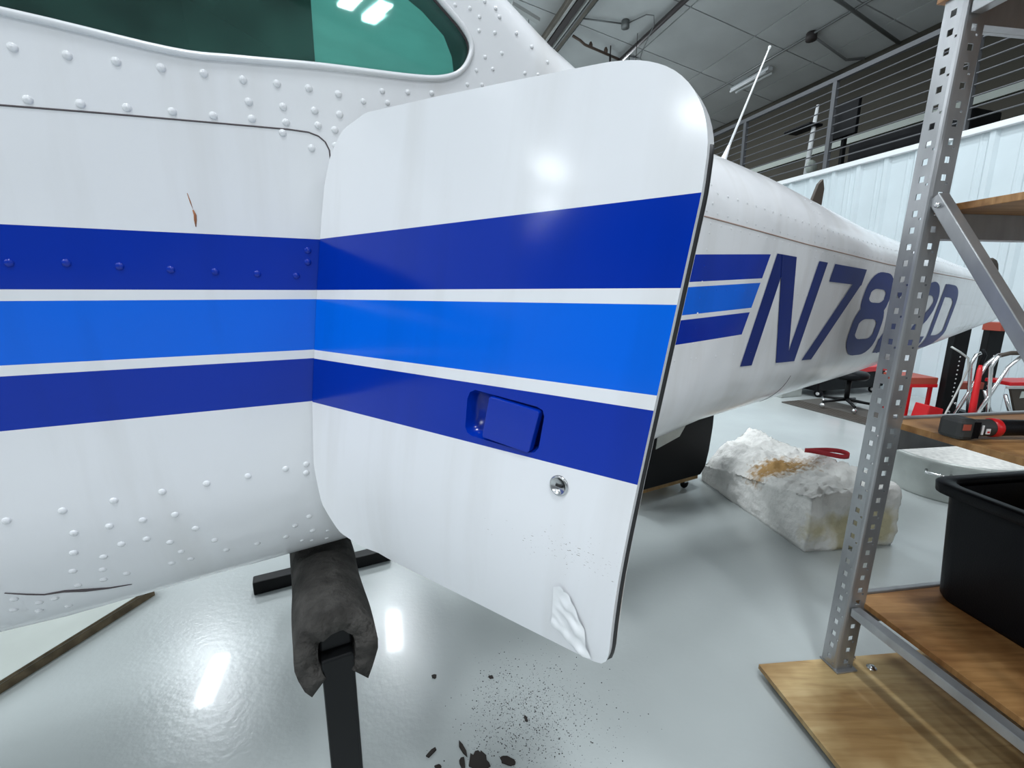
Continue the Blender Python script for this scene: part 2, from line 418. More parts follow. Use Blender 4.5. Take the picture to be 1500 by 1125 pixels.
# girder, pipes and conduits under the ceiling
g = thing('roof_girder', hang(8, 3.7, ceil_z(3.7) - 0.5), 'grey brown steel girder running under the ceiling, top left of the view', 'girder')
zg = ceil_z(3.7)
MB().box(hang, -8, 13.9, 3.42, 3.86, zg - 0.33, zg - 0.30).build('bottom_flange', M['beam_steel'], g)
MB().box(hang, -8, 13.9, 3.60, 3.64, zg - 0.30, zg + 0.04).build('web', M['beam_steel'], g)
MB().box(hang, -8, 13.9, 3.47, 3.50, zg - 0.37, zg - 0.33).build('conduit_strip', M['pale_steel'], g)
MB().box(hang, -8, 13.9, 3.53, 3.64, zg - 0.36, zg - 0.33).build('dark_channel', M['pipe_dark'], g)
MB().box(hang, -8, 13.9, 3.67, 3.70, zg - 0.38, zg - 0.33).build('conduit_strip', M['pale_steel'], g)
MB().box(hang, -8, 13.9, 3.74, 3.77, zg - 0.355, zg - 0.33).build('conduit_strip', M['conduit'], g)

t = thing('sprinkler_pipe', hang(8, 5.2, ceil_z(5.2) - 0.15), 'dark sprinkler main with a short brown branch pipe under the ceiling', 'pipe')
zc = ceil_z(5.2) - 0.14
MB().tube([hang(-6, 5.18, zc), hang(13.9, 5.18, zc)], 0.045, 10).build('main_pipe', M['pipe_dark'], t)
zb = ceil_z(4.6) - 0.2
MB().tube([hang(8.95, 3.95, zb + 0.06), hang(8.98, 4.12, zb + 0.02), hang(9.05, 4.25, zb), hang(9.32, 5.16, zb - 0.02)], 0.024, 8).build('branch_pipe', M['pipe_brown'], t)
for (w, q) in ((9.10, 4.40), (9.19, 4.78)):
    MB().lathe(hang(w, q, zb + 0.02), [(0.001, -0.03), (0.04, -0.02), (0.04, 0.02), (0.02, 0.07), (0.001, 0.075)], 10).build('fitting', M['pipe_brown'], t)
MB().tube([hang(9.22, 4.90, zb + 0.18), hang(9.22, 4.90, zb - 0.12)], 0.012, 6).build('hanger', M['pipe_dark'], t)
MB().tube([hang(9.22, 4.90, zb - 0.02), hang(9.22, 4.90, zb - 0.20)], 0.022, 6).build('drop', M['pipe_dark'], t)

def ceil_pt(w, q, d=0.05): return hang(w, q, ceil_z(q) - d)
t = thing('junction_box_conduit', ceil_pt(8.42, 4.74), 'grey conduit with a round junction box and looping cable near the girder', 'conduit')
MB().tube([ceil_pt(8.75, 3.95), ceil_pt(8.45, 4.70)], 0.014, 6).build('conduit', M['conduit'], t)
MB().lathe(ceil_pt(8.42, 4.76, 0.10), [(0.001, -0.02), (0.075, -0.02), (0.075, 0.1), (0.001, 0.1)], 12).build('box', M['conduit'], t)
MB().tube([ceil_pt(8.36, 4.80), ceil_pt(8.0, 4.93, 0.06), ceil_pt(7.92, 5.03, 0.08), ceil_pt(8.0, 5.10, 0.16), ceil_pt(8.5, 5.2, 0.3), ceil_pt(8.9, 5.3, 0.5), ceil_pt(8.95, 5.38, 0.8)], 0.010, 6).build('cable', M['conduit'], t)
t = thing('long_conduit', ceil_pt(7.0, 7.55), 'long grey conduit with a junction box running past the unlit batten light', 'conduit')
MB().tube([ceil_pt(2.5, 7.54), ceil_pt(13.5, 7.54)], 0.020, 6).build('conduit', M['conduit'], t)
MB().tube([ceil_pt(6.95, 7.58), ceil_pt(7.1, 8.6), ceil_pt(6.9, 8.8)], 0.022, 6).build('branch', M['conduit'], t)
MB().lathe(ceil_pt(6.95, 7.56, 0.11), [(0.001, -0.02), (0.085, -0.02), (0.085, 0.1), (0.001, 0.1)], 10).build('box', M['pipe_dark'], t)
solo(MB().tube([ceil_pt(6.05, 5.6, 0.07), ceil_pt(6.18, 7.3, 0.07), ceil_pt(6.33, 8.8, 0.07)], 0.028, 8), 'cross_conduit', M['conduit'], 'thick grey conduit crossing the ceiling boards above the railing', 'conduit')
for k, (w, q, l) in enumerate(((8.6, 5.13, 0.75), (9.15, 5.30, 0.7), (9.35, 3.2, 0.7), (9.3, 2.92, 0.9))):
    solo(MB().tube([ceil_pt(w, q, 0.0), ceil_pt(w + 0.03, q, l)], 0.006, 5), 'hanging_wire', M['pipe_dark'],
         ['thin wire hanging from the ceiling nearest the round junction box', 'thin wire hanging from the ceiling above the lit lamp', 'thin wire hanging left of the girder, beside it', 'thin wire hanging left of the girder, farther from it'][k], 'wire', 'thin wires hanging from the ceiling')
solo(MB().beam(ceil_pt(8.6, 2.62, 0.35), ceil_pt(8.75, 3.18, 0.35), 0.05, 0.03), 'hanging_bar', M['pale_steel'], 'short grey bar hung from the ceiling left of the girder', 'bar')

# ceiling lamps
def lamp_housing(w, q, label, group, lit):
    zz = ceil_z(q) - lamp_drop(w, q) + 0.02
    t = thing('ceiling_lamp', hang(w, q, zz), label, 'ceiling light', group)
    MB().box(hang, w - 0.66, w + 0.66, q - 0.18, q + 0.18, zz + 0.0, zz + 0.07).build('housing', M['lamp_white'], t, bevel=0.01)
    for dw in (-0.5, 0.5):
        MB().tube([hang(w + dw, q, zz + 0.07), hang(w + dw, q, ceil_z(q) + 0.02)], 0.006, 5).build('hanger', M['pipe_dark'], t)
    return t
for (w, q), lo in zip(FIXTURES, LAMPS):
    if (w, q) == (9.9, 5.45):
        t = lamp_housing(w, q, 'lit ceiling lamp glowing just above the top edge of the open door', 'lit ceiling lamps of the hangar', True)
    else:
        t = lamp_housing(w, q, 'lit white ceiling lamp of the hangar, out of view; some follow reflections, others added for brightness', 'lit ceiling lamps of the hangar', True)
t = thing('batten_light', ceil_pt(8.5, 7.77), 'unlit white batten light with two tubes, on the ceiling behind the aerial', 'ceiling light')
def bfr(a, b, c): return hang(8.5 + a, 7.77 + b, ceil_z(7.77) + c)
MB().box(bfr, -0.5, 0.5, -0.06, 0.06, -0.09, -0.02).build('housing', M['lamp_white'], t, bevel=0.01)
for b in (-0.075, 0.075):
    MB().tube([bfr(-0.47, b, -0.12), bfr(0.47, b, -0.12)], 0.022, 8).build('tube', M['trim_white'], t)
MB().box(bfr, -0.25, 0.05, -0.03, 0.12, -0.02, 0.03).build('mount', M['pipe_dark'], t)

# ================================================================== the aircraft
def interp(x, pts):
    if x <= pts[0][0]: return pts[0][1]
    for (x0, y0), (x1, y1) in zip(pts, pts[1:]):
        if x <= x1:
            return y0 + (y1 - y0) * (x - x0) / (x1 - x0)
    return pts[-1][1]
ORIG = (-0.280, 0.663, 1.098)      # hinge line at stripe height
FX, FY = 0.8938, 0.4485            # towards the tail
NX, NY = 0.4485, -0.8938           # outboard
LEAN = 0.0801
HALF = 0.53
def smooth_ramp(x, w=0.12):
    return 0.5 * (x + math.sqrt(x * x + w * w)) - 0.0
def n_side(s): return -0.142 * smooth_ramp(s - 0.69) if s > 0.0 else -0.142 * smooth_ramp(-0.69)
def z_low(s): return interp(s, [(-0.2, -0.27), (0.35, -0.25), (1.0, -0.20), (2.7, -0.185), (4.05, -0.10)])
def b_low(s): return interp(s, [(-0.4, 0.26), (-0.2, 0.245), (0.35, 0.225), (1.0, 0.185), (2.0, 0.155), (2.7, 0.115), (4.05, 0.09)])
def a_low(s): return min(interp(s, [(-0.2, 0.25), (1.0, 0.20), (2.7, 0.13), (4.05, 0.05)]), HALF + n_side(s) - 0.005)
def z_high(s): return interp(s, [(-0.45, 0.82), (-0.3, 0.78), (-0.1, 0.68), (0.0, 0.61), (0.1, 0.53), (0.18, 0.465), (0.25, 0.41), (0.4, 0.315), (0.55, 0.235), (0.76, 0.17), (1.24, 0.14), (1.89, 0.10), (3.13, 0.065), (4.05, 0.0)])
def b_high(s): return interp(s, [(-0.3, 0.16), (0.1, 0.165), (0.25, 0.195), (0.4, 0.225), (0.55, 0.26), (0.76, 0.285), (1.24, 0.265), (1.89, 0.195), (3.13, 0.095), (4.05, 0.05)])
def frame_point(s, n, z):
    return (ORIG[0] + FX * s + NX * n, ORIG[1] + FY * s + NY * n, ORIG[2] + z)
def section(s, q):
    """near half of the fuselage section: q 0..1 belly, 1..2 lower corner, 2..3 side, 3..4 crown"""
    zl, bl, al, zh, bh = z_low(s), b_low(s), a_low(s), z_high(s), b_high(s)
    w = HALF + n_side(s)
    if q < 1: return -w + (w - al) * q, zl - bl
    if q < 2:
        t = (2 - q) * math.pi / 2
        return -al * (1 - math.cos(t)), zl - bl * math.sin(t)
    if q <= 3: return 0.0, zl + (zh - zl) * (q - 2)
    t = (q - 3) * math.pi / 2
    return -w * (1 - math.cos(t)), zh + bh * math.sin(t)
def pos(s, q):
    dn, z = section(s, q)
    lw = max(0.0, 1 + dn / 0.3)
    return frame_point(s, n_side(s) + LEAN * z * lw + dn, z)
def q_of(s, z):
    zl, zh = z_low(s), z_high(s)
    if z < zl: return 2 - math.asin(min(0.999, (zl - z) / b_low(s))) / (math.pi / 2)
    if z > zh: return 3 + math.asin(min(0.999, (z - zh) / b_high(s))) / (math.pi / 2)
    return 2 + (z - zl) / (zh - zl)

V3 = Vector
UP = V3((0, 0, 1))
def spos(s, q): return V3(pos(s, q))
def snormal(s, q):
    e = 1e-3
    a = spos(s + e, q) - spos(s - e, q); b = spos(s, q + e) - spos(s, q - e)
    return a.cross(b).normalized()
def band_top(s): return interp(s, [(0.5, 0.075), (0.73, 0.081), (1.1, 0.098)])
def band_bottom(s): return interp(s, [(0.5, -0.160), (0.72, -0.115), (1.1, -0.1003)])
def band_coord(s, z): return (band_top(s) - z) / (band_top(s) - band_bottom(s))
def inside(p, poly):
    x, y = p; c = False; j = len(poly) - 1
    for i in range(len(poly)):
        xi, yi = poly[i]; xj, yj = poly[j]
        if (yi > y) != (yj > y) and x < (xj - xi) * (y - yi) / (yj - yi) + xi: c = not c
        j = i
    return c
def densify(poly, d):
    out = []
    for i in range(len(poly)):
        a = poly[i]; b = poly[(i + 1) % len(poly)]
        n = max(1, int(math.hypot(b[0] - a[0], b[1] - a[1]) / d))
        out += [(a[0] + (b[0] - a[0]) * k / n, a[1] + (b[1] - a[1]) * k / n) for k in range(n)]
    return out
def chaikin(p, it):
    for _ in range(it):
        q = []
        for i in range(len(p)):
            a = p[i]; b = p[(i + 1) % len(p)]
            q += [(a[0] * .75 + b[0] * .25, a[1] * .75 + b[1] * .25), (a[0] * .25 + b[0] * .75, a[1] * .25 + b[1] * .75)]
        p = q
    return p
def resample(p, d):
    L = [math.hypot(p[i][0] - p[i - 1][0], p[i][1] - p[i - 1][1]) for i in range(len(p))]
    n = int(sum(L) / d); st = sum(L) / n; out = []; acc = 0.0; nxt = 0.0
    for i in range(len(p)):
        a = p[i]; b = p[(i + 1) % len(p)]; l = math.hypot(b[0] - a[0], b[1] - a[1])
        while nxt < acc + l and len(out) < n:
            t = (nxt - acc) / l; out.append((a[0] + (b[0] - a[0]) * t, a[1] + (b[1] - a[1]) * t)); nxt += st
        acc += l
    return out
def spline(pts, n=6):     # closed Catmull-Rom
    out = []; N = len(pts)
    for i in range(N):
        p0, p1, p2, p3 = (V3((*pts[(i + k - 1) % N], 0)) for k in range(4))
        for k in range(n):
            t = k / n
            p = 0.5 * ((2 * p1) + (p2 - p0) * t + (2 * p0 - 5 * p1 + 4 * p2 - p3) * t * t + (3 * p1 - p0 - 3 * p2 + p3) * t * t * t)
            out.append((p.x, p.y))
    return out
def thin(f, v):
    (ax, ay), (bx, by), (cx, cy) = (v[i] for i in f)
    ar = abs((bx - ax) * (cy - ay) - (cx - ax) * (by - ay))
    return ar / max(math.hypot(bx - ax, by - ay), math.hypot(cx - ax, cy - ay), math.hypot(cx - bx, cy - by)) < 0.0005
def cdt_surface(grid, holes, gap):
    """triangulate grid points around holes; returns 2-D verts and triangles"""
    pts = []; edges = []
    for h in holes:
        b = len(pts); pts += h; edges += [(b + i, b + (i + 1) % len(h)) for i in range(len(h))]
    hp = list(pts)
    box = [(min(p[0] for p in h) - gap, max(p[0] for p in h) + gap, min(p[1] for p in h) - gap, max(p[1] for p in h) + gap) for h in holes]
    for p in grid:
        bad = False
        for h, (x0, x1, y0, y1) in zip(holes, box):
            if x0 < p[0] < x1 and y0 < p[1] < y1:
                if inside(p, h) or any((p[0] - a) ** 2 + (p[1] - b) ** 2 < gap * gap for a, b in h): bad = True; break
        if not bad: pts.append(p)
    r = delaunay_2d_cdt([V3(p).to_2d() if len(p) > 2 else V3((p[0], p[1], 0)).to_2d() for p in pts], edges, [], 0, 1e-6)
    vs = [(v.x, v.y) for v in r[0]]; tri = []
    for f in r[2]:
        cx = sum(vs[i][0] for i in f) / len(f); cy = sum(vs[i][1] for i in f) / len(f)
        if not any(inside((cx, cy), h) for h in holes) and not thin(f, vs): tri.append(tuple(f))
    return vs, tri

plane = thing('light_aircraft', V3(frame_point(0.4, -HALF, -1.098)), 'white light aircraft fuselage with blue stripes and a wide open baggage door', 'aircraft')

# outlines on the fuselage side, (distance aft of the hinge, height over the hinge origin)
WINDOW = [(-0.80, 0.33), (-0.74, 0.296), (-0.55, 0.285), (-0.275, 0.280), (-0.136, 0.2735), (-0.068, 0.279), (0.025, 0.289), (0.140, 0.298), (0.190, 0.306), (0.2195, 0.322),
          (0.2335, 0.350), (0.222, 0.373), (0.181, 0.403), (0.08, 0.475), (-0.03, 0.555), (-0.12, 0.60), (-0.22, 0.615), (-0.70, 0.62), (-0.80, 0.58)]
DOOR = [(0.002, 0.0), (0.0045, 0.10), (0.0075, 0.145), (0.018, 0.180), (0.043, 0.2065), (0.091, 0.2165), (0.210, 0.2065), (0.320, 0.1960), (0.417, 0.1860), (0.443, 0.1805), (0.468, 0.1690), (0.487, 0.1525),
        (0.501, 0.1310), (0.508, 0.1100), (0.511, 0.0760), (0.511, -0.04), (0.511, -0.157), (0.512, -0.26), (0.5135, -0.345), (0.511, -0.362), (0.502, -0.3675), (0.472, -0.369), (0.364, -0.3715), (0.248, -0.3745), (0.178, -0.377), (0.1216, -0.3735), (0.077, -0.359),
        (0.038, -0.318), (0.016, -0.26), (0.004, -0.165)]
SLANT = 0.1203          # the hinge leans aft going up
win2 = densify(spline(WINDOW, 5), 0.012)
KQ = 0.45
hole_w = [(s, q_of(s, z) * KQ) for s, z in win2]
hole_d = [(s + SLANT * z, q_of(s + SLANT * z, z) * KQ) for s, z in resample(chaikin(densify(DOOR, 0.014), 2), 0.011)]
s_vals = [-1.9 + 0.1 * i for i in range(11)] + [-0.84 + 0.02 * i for i in range(93)] + [1.06 + 0.06 * i for i in range(50)] + [4.05]
s_vals = sorted(set(round(s, 4) for s in s_vals if s <= 4.05))
q_vals = [0.0, 0.34, 0.67] + [1 + i / 14 for i in range(15)] + [2 + i / 24 for i in range(1, 25)] + [3 + i / 14 for i in range(1, 15)]
grid = [(s, q * KQ) for s in s_vals for q in q_vals]
vs, tri = cdt_surface(grid, [hole_w, hole_d], 0.009)
mb = MB(); uv = []
for s, y in vs:
    q = min(4.0, max(0.0, y / KQ))
    p = spos(s, q); mb.v.append(p); uv.append((s, band_coord(s, p.z - ORIG[2])))
mb.f = tri; mb.sm = [True] * len(tri)
nb = len(mb.v)
# far half of the shell, mirrored about the keel, without openings
fs = s_vals[::3] + [4.05]; fq = q_vals[::2]
if fq[-1] != 4.0: fq.append(4.0)
for s in fs:
    for q in fq:
        dn, z = section(s, q); p = V3(frame_point(s, -2 * HALF - n_side(s) - dn, z)); mb.v.append(p); uv.append((s, band_coord(s, z)))
for i in range(len(fs) - 1):
    for j in range(len(fq) - 1):
        a = nb + i * len(fq) + j; mb.f.append((a, a + 1, a + len(fq) + 1, a + len(fq))); mb.sm.append(True)
skin = mb.build('fuselage_skin', M['skin'], plane, fix=False, uv=uv)
# inner return of the two openings, and a dark cabin lining behind them
for hole, nm, mt, dep in ((hole_w, 'window_return', M['white_paint'], 0.012), (hole_d, 'door_jamb', M['white_paint'], 0.03)):
    b = MB(); n = len(hole); V = []
    for s, y in hole:
        p = spos(s, y / KQ); nn = snormal(s, y / KQ); V += [p, p - nn * dep]
    b.add(V, [(2 * i, 2 * i + 1, 2 * ((i + 1) % n) + 1, 2 * ((i + 1) % n)) for i in range(n)], True)
    b.build(nm, mt, plane, fix=False)
b = MB(); lin = [-1.85, -1.2, -0.6, -0.2, 0.1, 0.4, 0.75]
for s in lin:
    for n, z in ((-0.95, -0.42), (-0.95, 0.36), (-0.75, 0.44 if s > 0.2 else 0.7), (-0.3, 0.40 if s > 0.2 else 0.66)):
        b.v.append(V3(frame_point(s, n, min(z, z_high(s) + 0.05))))
for i in range(len(lin) - 1):
    for j in range(3): b.f.append((i * 4 + j, i * 4 + j + 1, i * 4 + j + 5, i * 4 + j + 4)); b.sm.append(False)
b.build('cabin_lining', M['cavity'], plane, fix=False)
MB().hexa([frame_point(*c) for c in ((-1.8, -0.95, -0.44), (0.75, -0.93, -0.40), (0.75, -0.16, -0.40), (-1.8, -0.16, -0.44), (-1.8, -0.95, -0.42), (0.75, -0.93, -0.38), (0.75, -0.16, -0.38), (-1.8, -0.16, -0.42))]).build('cabin_floor', M['cavity'], plane)

# side window: tinted pane, raised white lip, panel behind the aft half
b = MB(); cx = sum(p[0] for p in win2) / len(win2); cy = 0.45
pane = [spos(s, q_of(s, z)) - snormal(s, q_of(s, z)) * 0.010 for s, z in win2]
b.add(pane + [p - V3((NX, NY, 0)) * 0.004 for p in pane], [tuple(range(len(pane))), tuple(range(2 * len(pane) - 1, len(pane) - 1, -1))])
win = b.build('window_pane', M['glass'], plane, fix=False, label='green tinted side window pane')
lip = [spos(s, q_of(s, z)) + snormal(s, q_of(s, z)) * 0.0005 for s, z in win2]
MB().tube(lip, 0.0042, 6, closed=True).build('window_lip', M['white_paint'], plane)
gas = [spos(s, q_of(s, z)) - snormal(s, q_of(s, z)) * 0.0085 for s, z in win2]
MB().tube(gas, 0.0030, 6, closed=True).build('window_gasket', M['seam'], plane)
PAN = [(0.020, 0.23), (0.19, 0.25), (0.212, 0.318), (0.2085, 0.342), (0.196, 0.366), (0.165, 0.388), (0.128, 0.405), (0.05, 0.455), (0.020, 0.47)]
def inner(s, z, d): return V3(frame_point(s, n_side(s) + LEAN * z - d, z))
MB().prism([inner(s, z, 0.0155) for s, z in PAN], V3((-NX, -NY, 0)) * 0.004).build('cabin_panel', M['lining'], plane)

# riveted skin lap on the forward fuselage
seam = [(-1.6, 0.155), (-0.9, 0.174), (-0.2920, 0.1935), (-0.2084, 0.1990), (-0.1115, 0.2045), (-0.02, 0.2095), (0.004, 0.2095), (0.016, 0.2065), (0.024, 0.2005), (0.0285, 0.191), (0.0290, 0.175), (0.020, 0.10), (0.012, 0.0)]
sl = []
for a, c in zip(seam, seam[1:]):
    k = max(1, int(math.hypot(c[0] - a[0], c[1] - a[1]) / 0.02))
    sl += [(a[0] + (c[0] - a[0]) * i / k, a[1] + (c[1] - a[1]) * i / k) for i in range(k)]
MB().tube([spos(s, q_of(s, z)) for s, z in sl], 0.0010, 5).build('skin_lap', M['seam'], plane)

# rivets, nearest ones one by one
RIVETS = [(-0.2719, 2.5012), (-0.2293, 2.5132), (-0.188, 2.526), (-0.1473, 2.5381), (-0.1062, 2.5511), (-0.0657, 2.5674), (-0.0285, 2.5858), (0.0084, 2.6049), (-0.2692, 2.4565), (-0.2262, 2.4692), (-0.1854, 2.4814), (-0.1429, 2.4939), (-0.1019, 2.5059), (-0.0606, 2.5239), (-0.022, 2.5409), (0.0165, 2.5607), (0.0373, 2.5685), (-0.0621, 2.5436), (-0.0238, 2.56), (0.0136, 2.5789), (-0.0271, 2.5244), (0.0065, 2.5227), (0.0372, 2.5457), (0.0445, 2.6247), (0.0764, 2.6395), (0.0444, 2.5957), (0.1024, 2.6776), (0.1378, 2.709), (0.1726, 2.7423), (0.109, 2.6651), (0.2275, 2.819), (0.2512, 2.8475), (0.2417, 2.8636), (0.2683, 2.8982), (0.2553, 2.9065), (0.2827, 2.9472), (0.2449, 2.9431), (0.2703, 2.9721), (0.3066, 3.0398), (0.2453, 2.9693), (0.2304, 2.9629), (0.2081, 2.9367), (0.2777, 3.0275), (0.2716, 3.0464), (0.2532, 3.0205), (0.3348, 3.0582), (0.365, 3.0716), (0.323, 2.956), (0.3466, 2.984), (-0.0086, 2.3668), (-0.0098, 2.3486), (-0.3158, 2.2886), (-0.2674, 2.2956), (-0.2193, 2.3001), (-0.1692, 2.3039), (-0.1221, 2.3085), (-0.0738, 2.3151), (-0.0262, 2.3233), (-0.3774, 1.986), (-0.3248, 1.9892), (-0.2728, 1.9958), (-0.2199, 2.0001), (-0.1679, 2.0009), (-0.1159, 2.0006), (-0.0654, 2.0012), (-0.0362, 2.0026), (-0.0373, 1.9672), (-0.3207, 1.899), (-0.2842, 1.9001), (-0.2478, 1.8996), (-0.2113, 1.8974), (-0.1918, 1.8129), (-0.1729, 1.7235), (-0.1619, 1.6371), (-0.1187, 1.6241), (-0.0764, 1.6174), (-0.0355, 1.6113), (-0.0114, 1.572), (-0.0392, 1.7286), (-0.0612, 1.6887), (-0.0532, 1.5366), (-0.0381, 1.5025), (-0.013, 1.4743), (-0.3285, 1.818), (-0.3014, 1.7704), (-0.2783, 1.8123), (-0.25, 1.8121), (-0.2257, 1.7707), (-0.217, 1.7025), (-0.2095, 1.6367), (-0.2332, 1.6407), (-0.3086, 1.704), (-0.2873, 1.6446), (-0.3379, 1.7327), (-0.3142, 1.6415), (-0.3422, 1.6454), (-0.4069, 1.6542), (-0.3897, 1.5934), (-0.3732, 1.5947), (-0.417, 1.584), (-0.3982, 1.5293), (-0.3697, 1.499)]
rm = MB(); rm.lathe((0, 0, 0), [(0.0048, -0.0004), (0.0044, 0.0009), (0.0030, 0.0018), (0.0003, 0.0022)], 10)
M['skin_rivet'] = M['white_paint']; M['rust_lap'] = mat('stained_lap', (0.34, 0.24, 0.20), 0.7)
r0 = rm.build('rivet', M['skin_rivet'])
r1 = rm.build('rivet', M['navy'])
RW, RN = r0.data, r1.data
bpy.data.objects.remove(r0); bpy.data.objects.remove(r1)
for k, (s, q) in enumerate(RIVETS):
    p = spos(s, q); n = snormal(s, q)
    c = band_coord(s, p.z - ORIG[2])
    o = bpy.data.objects.new('rivet', RN if 0 < c < 0.29 else RW)
    COL.objects.link(o); o.parent = plane
    o.location = p - ORG[plane.name]
    o.rotation_euler = n.to_track_quat('Z', 'Y').to_euler()
    sc = 1.0 if s < 0.05 else 0.8
    if q > 2.6 and s > 0.2: sc = 0.62
    if q < 1.6 and s > -0.3: sc = 0.75
    o.scale = (sc, sc, sc)

# crack and rust marks
ck = [(-0.41, 1.70), (-0.392, 1.665), (-0.378, 1.64), (-0.358, 1.63), (-0.338, 1.60), (-0.315, 1.57), (-0.29, 1.55)]
MB().tube([spos(s, q) + snormal(s, q) * 0.0005 for s, q in ck], [0.0006, 0.001, 0.0012, 0.002, 0.0026, 0.0015, 0.0005], 5).build('skin_crack', M['seam'], plane)
for pts, r in (([(-0.146, 0.122), (-0.144, 0.112), (-0.1425, 0.104)], 0.0007), ([(-0.1425, 0.103), (-0.141, 0.097), (-0.1415, 0.091), (-0.142, 0.083)], 0.0016)):
    MB().tube([spos(s, q_of(s, z)) for s, z in [(a + 0.006, c) for a, c in pts]], [r * 0.5] + [r] * (len(pts) - 2) + [r * 0.3], 5).build('rust_mark', M['rust'], plane)

# small tail rivets, too many and too small to single out
TAIL_RIV = {'skin_rivet': MB(), 'navy': MB(), 'azure': MB()}
M['azure'] = mat('azure_paint', AZURE, 0.2, spec=0.3)
def small_rivet(s, z):
    q = q_of(s, z); p = spos(s, q); n = snormal(s, q); u = n.orthogonal().normalized(); w = n.cross(u); r = 0.0032
    V = [p + (u * math.cos(i * math.pi / 3) + w * math.sin(i * math.pi / 3)) * r for i in range(6)] + [p + n * 0.0018]
    c = band_coord(s, z); key = 'skin_rivet'
    if s + 0.072 * c < 1.073 and 0 < c < 1: key = 'navy' if c < 0.29 or c > 0.714 else ('azure' if 0.349 < c < 0.657 else key)
    TAIL_RIV[key].add(V, [(i, (i + 1) % 6, 6) for i in range(6)], True)
def lap_z(s): return interp(s, [(0.6, 0.172), (0.76, 0.162), (1.24, 0.132), (1.89, 0.100), (3.13, 0.064), (4.05, 0.03)])
s = 0.74
k = 0
while s < 4.0:
    small_rivet(s, lap_z(s) + 0.012); small_rivet(s + 0.02, lap_z(s) - 0.012)
    small_rivet(s, lap_z(s) + 0.055)
    small_rivet(s, 0.012 - 0.03 * (s - 0.74))
    if k % 2 == 0: small_rivet(s, -0.14 - 0.015 * s)
    s += 0.04; k += 1
for s0 in (0.80, 1.32, 1.36, 2.0, 2.75, 3.4):
    for i in range(9):
        z = lap_z(s0) - 0.03 - i * 0.035
        if z > z_low(s0) - b_low(s0) * 0.6: small_rivet(s0, z)
    for i in range(4): small_rivet(s0, lap_z(s0) + 0.03 + i * 0.04 * (1.2 - s0 * 0.25))
for key, b in TAIL_RIV.items():
    if b.v: tag(b.build('tail_rivets', M[key], plane), kind='stuff')
MB().tube([spos(s, q_of(s, lap_z(s))) for s in [0.55 + 0.05 * i for i in range(70)]], 0.0016, 5).build('tail_skin_lap', M['rust_lap'], plane)
MB().tube([spos(1.34, 1.3 + 0.05 * i) for i in range(11)], 0.0010, 5).build('tail_frame_seam', M['seam'], plane)

# aerial on the tail cone
ab = V3(frame_point(1.235, -0.36, 0.395)); at = V3(frame_point(1.41, -0.36, 0.765)); am = ab.lerp(at, 0.17)
MB().tube([ab - UP * 0.05, ab, am], [0.014, 0.012, 0.0045], 10).build('aerial_base', M['white_paint'], plane)
MB().tube([am, at], [0.004, 0.0022], 8).build('aerial_rod', M['trim_white'], plane)
MB().lathe(at, [(0.0005, -0.006), (0.0045, -0.003), (0.0045, 0.003), (0.0005, 0.006)], 8, axis=at - am).build('aerial_tip', M['trim_white'], plane)
# blade aerial farther aft
bb = V3(frame_point(1.87, -0.44, 0.335)); fd = V3((FX, FY, 0))
MB().prism([bb - fd * 0.035, bb + fd * 0.04, bb + fd * 0.045 + UP * 0.07, bb + fd * 0.030 + UP * 0.105, bb + fd * 0.005 + UP * 0.085], V3((NX, NY, 0)) * 0.012).build('blade_aerial', M['dark_brown'], plane, bevel=0.003)
# tail end: dark ring fitting and closing cap
b = MB(); ring = []
for q in fq: ring.append(spos(4.05, q))
for q in reversed(fq[:-1]):
    dn, z = section(4.05, q); ring.append(V3(frame_point(4.05, -2 * HALF - n_side(4.05) - dn, z)))
b.prism(ring, V3((FX, FY, 0)) * 0.02); b.build('tail_cap', M['white_paint'], plane)
tc = V3(frame_point(3.80, -0.50, 0.105))
MB().tube([tc + V3((FX, FY, 0)) * 0.085 * math.cos(a) + UP * 0.085 * math.sin(a) for a in [i * math.pi / 8 for i in range(-3, 12)]], 0.017, 8).build('tail_ring', M['dark_brown'], plane)

# registration letters on the tail: N7822D, italic block capitals 0.29 m tall
LH = 0.29
LAYER = [0.0012]
def letter_point(x, y):       # x along the line, y 0..1 up
    s = 1.018 + x; z = -0.190 - 0.0385 * x + y * LH
    s += 0.29 * y * LH
    s = min(s, 4.0)
    q = q_of(s, max(z, z_low(s) - b_low(s) * 0.98))
    return spos(s, q) + snormal(s, q) * LAYER[0]
def quad_patch(b, x0, c, nu, nv):
    LAYER[0] += 0.0003
    (ax, ay), (bx, by), (cx, cy), (dx, dy) = c
    V = []
    for j in range(nv + 1):
        v = j / nv
        for i in range(nu + 1):
            u = i / nu
            px = (1 - v) * ((1 - u) * ax + u * bx) + v * ((1 - u) * dx + u * cx)
            py = (1 - v) * ((1 - u) * ay + u * by) + v * ((1 - u) * dy + u * cy)
            V.append(letter_point(x0 + px, py))
    W_ = nu + 1
    b.add(V, [(j * W_ + i, j * W_ + i + 1, (j + 1) * W_ + i + 1, (j + 1) * W_ + i) for j in range(nv) for i in range(nu)], True)
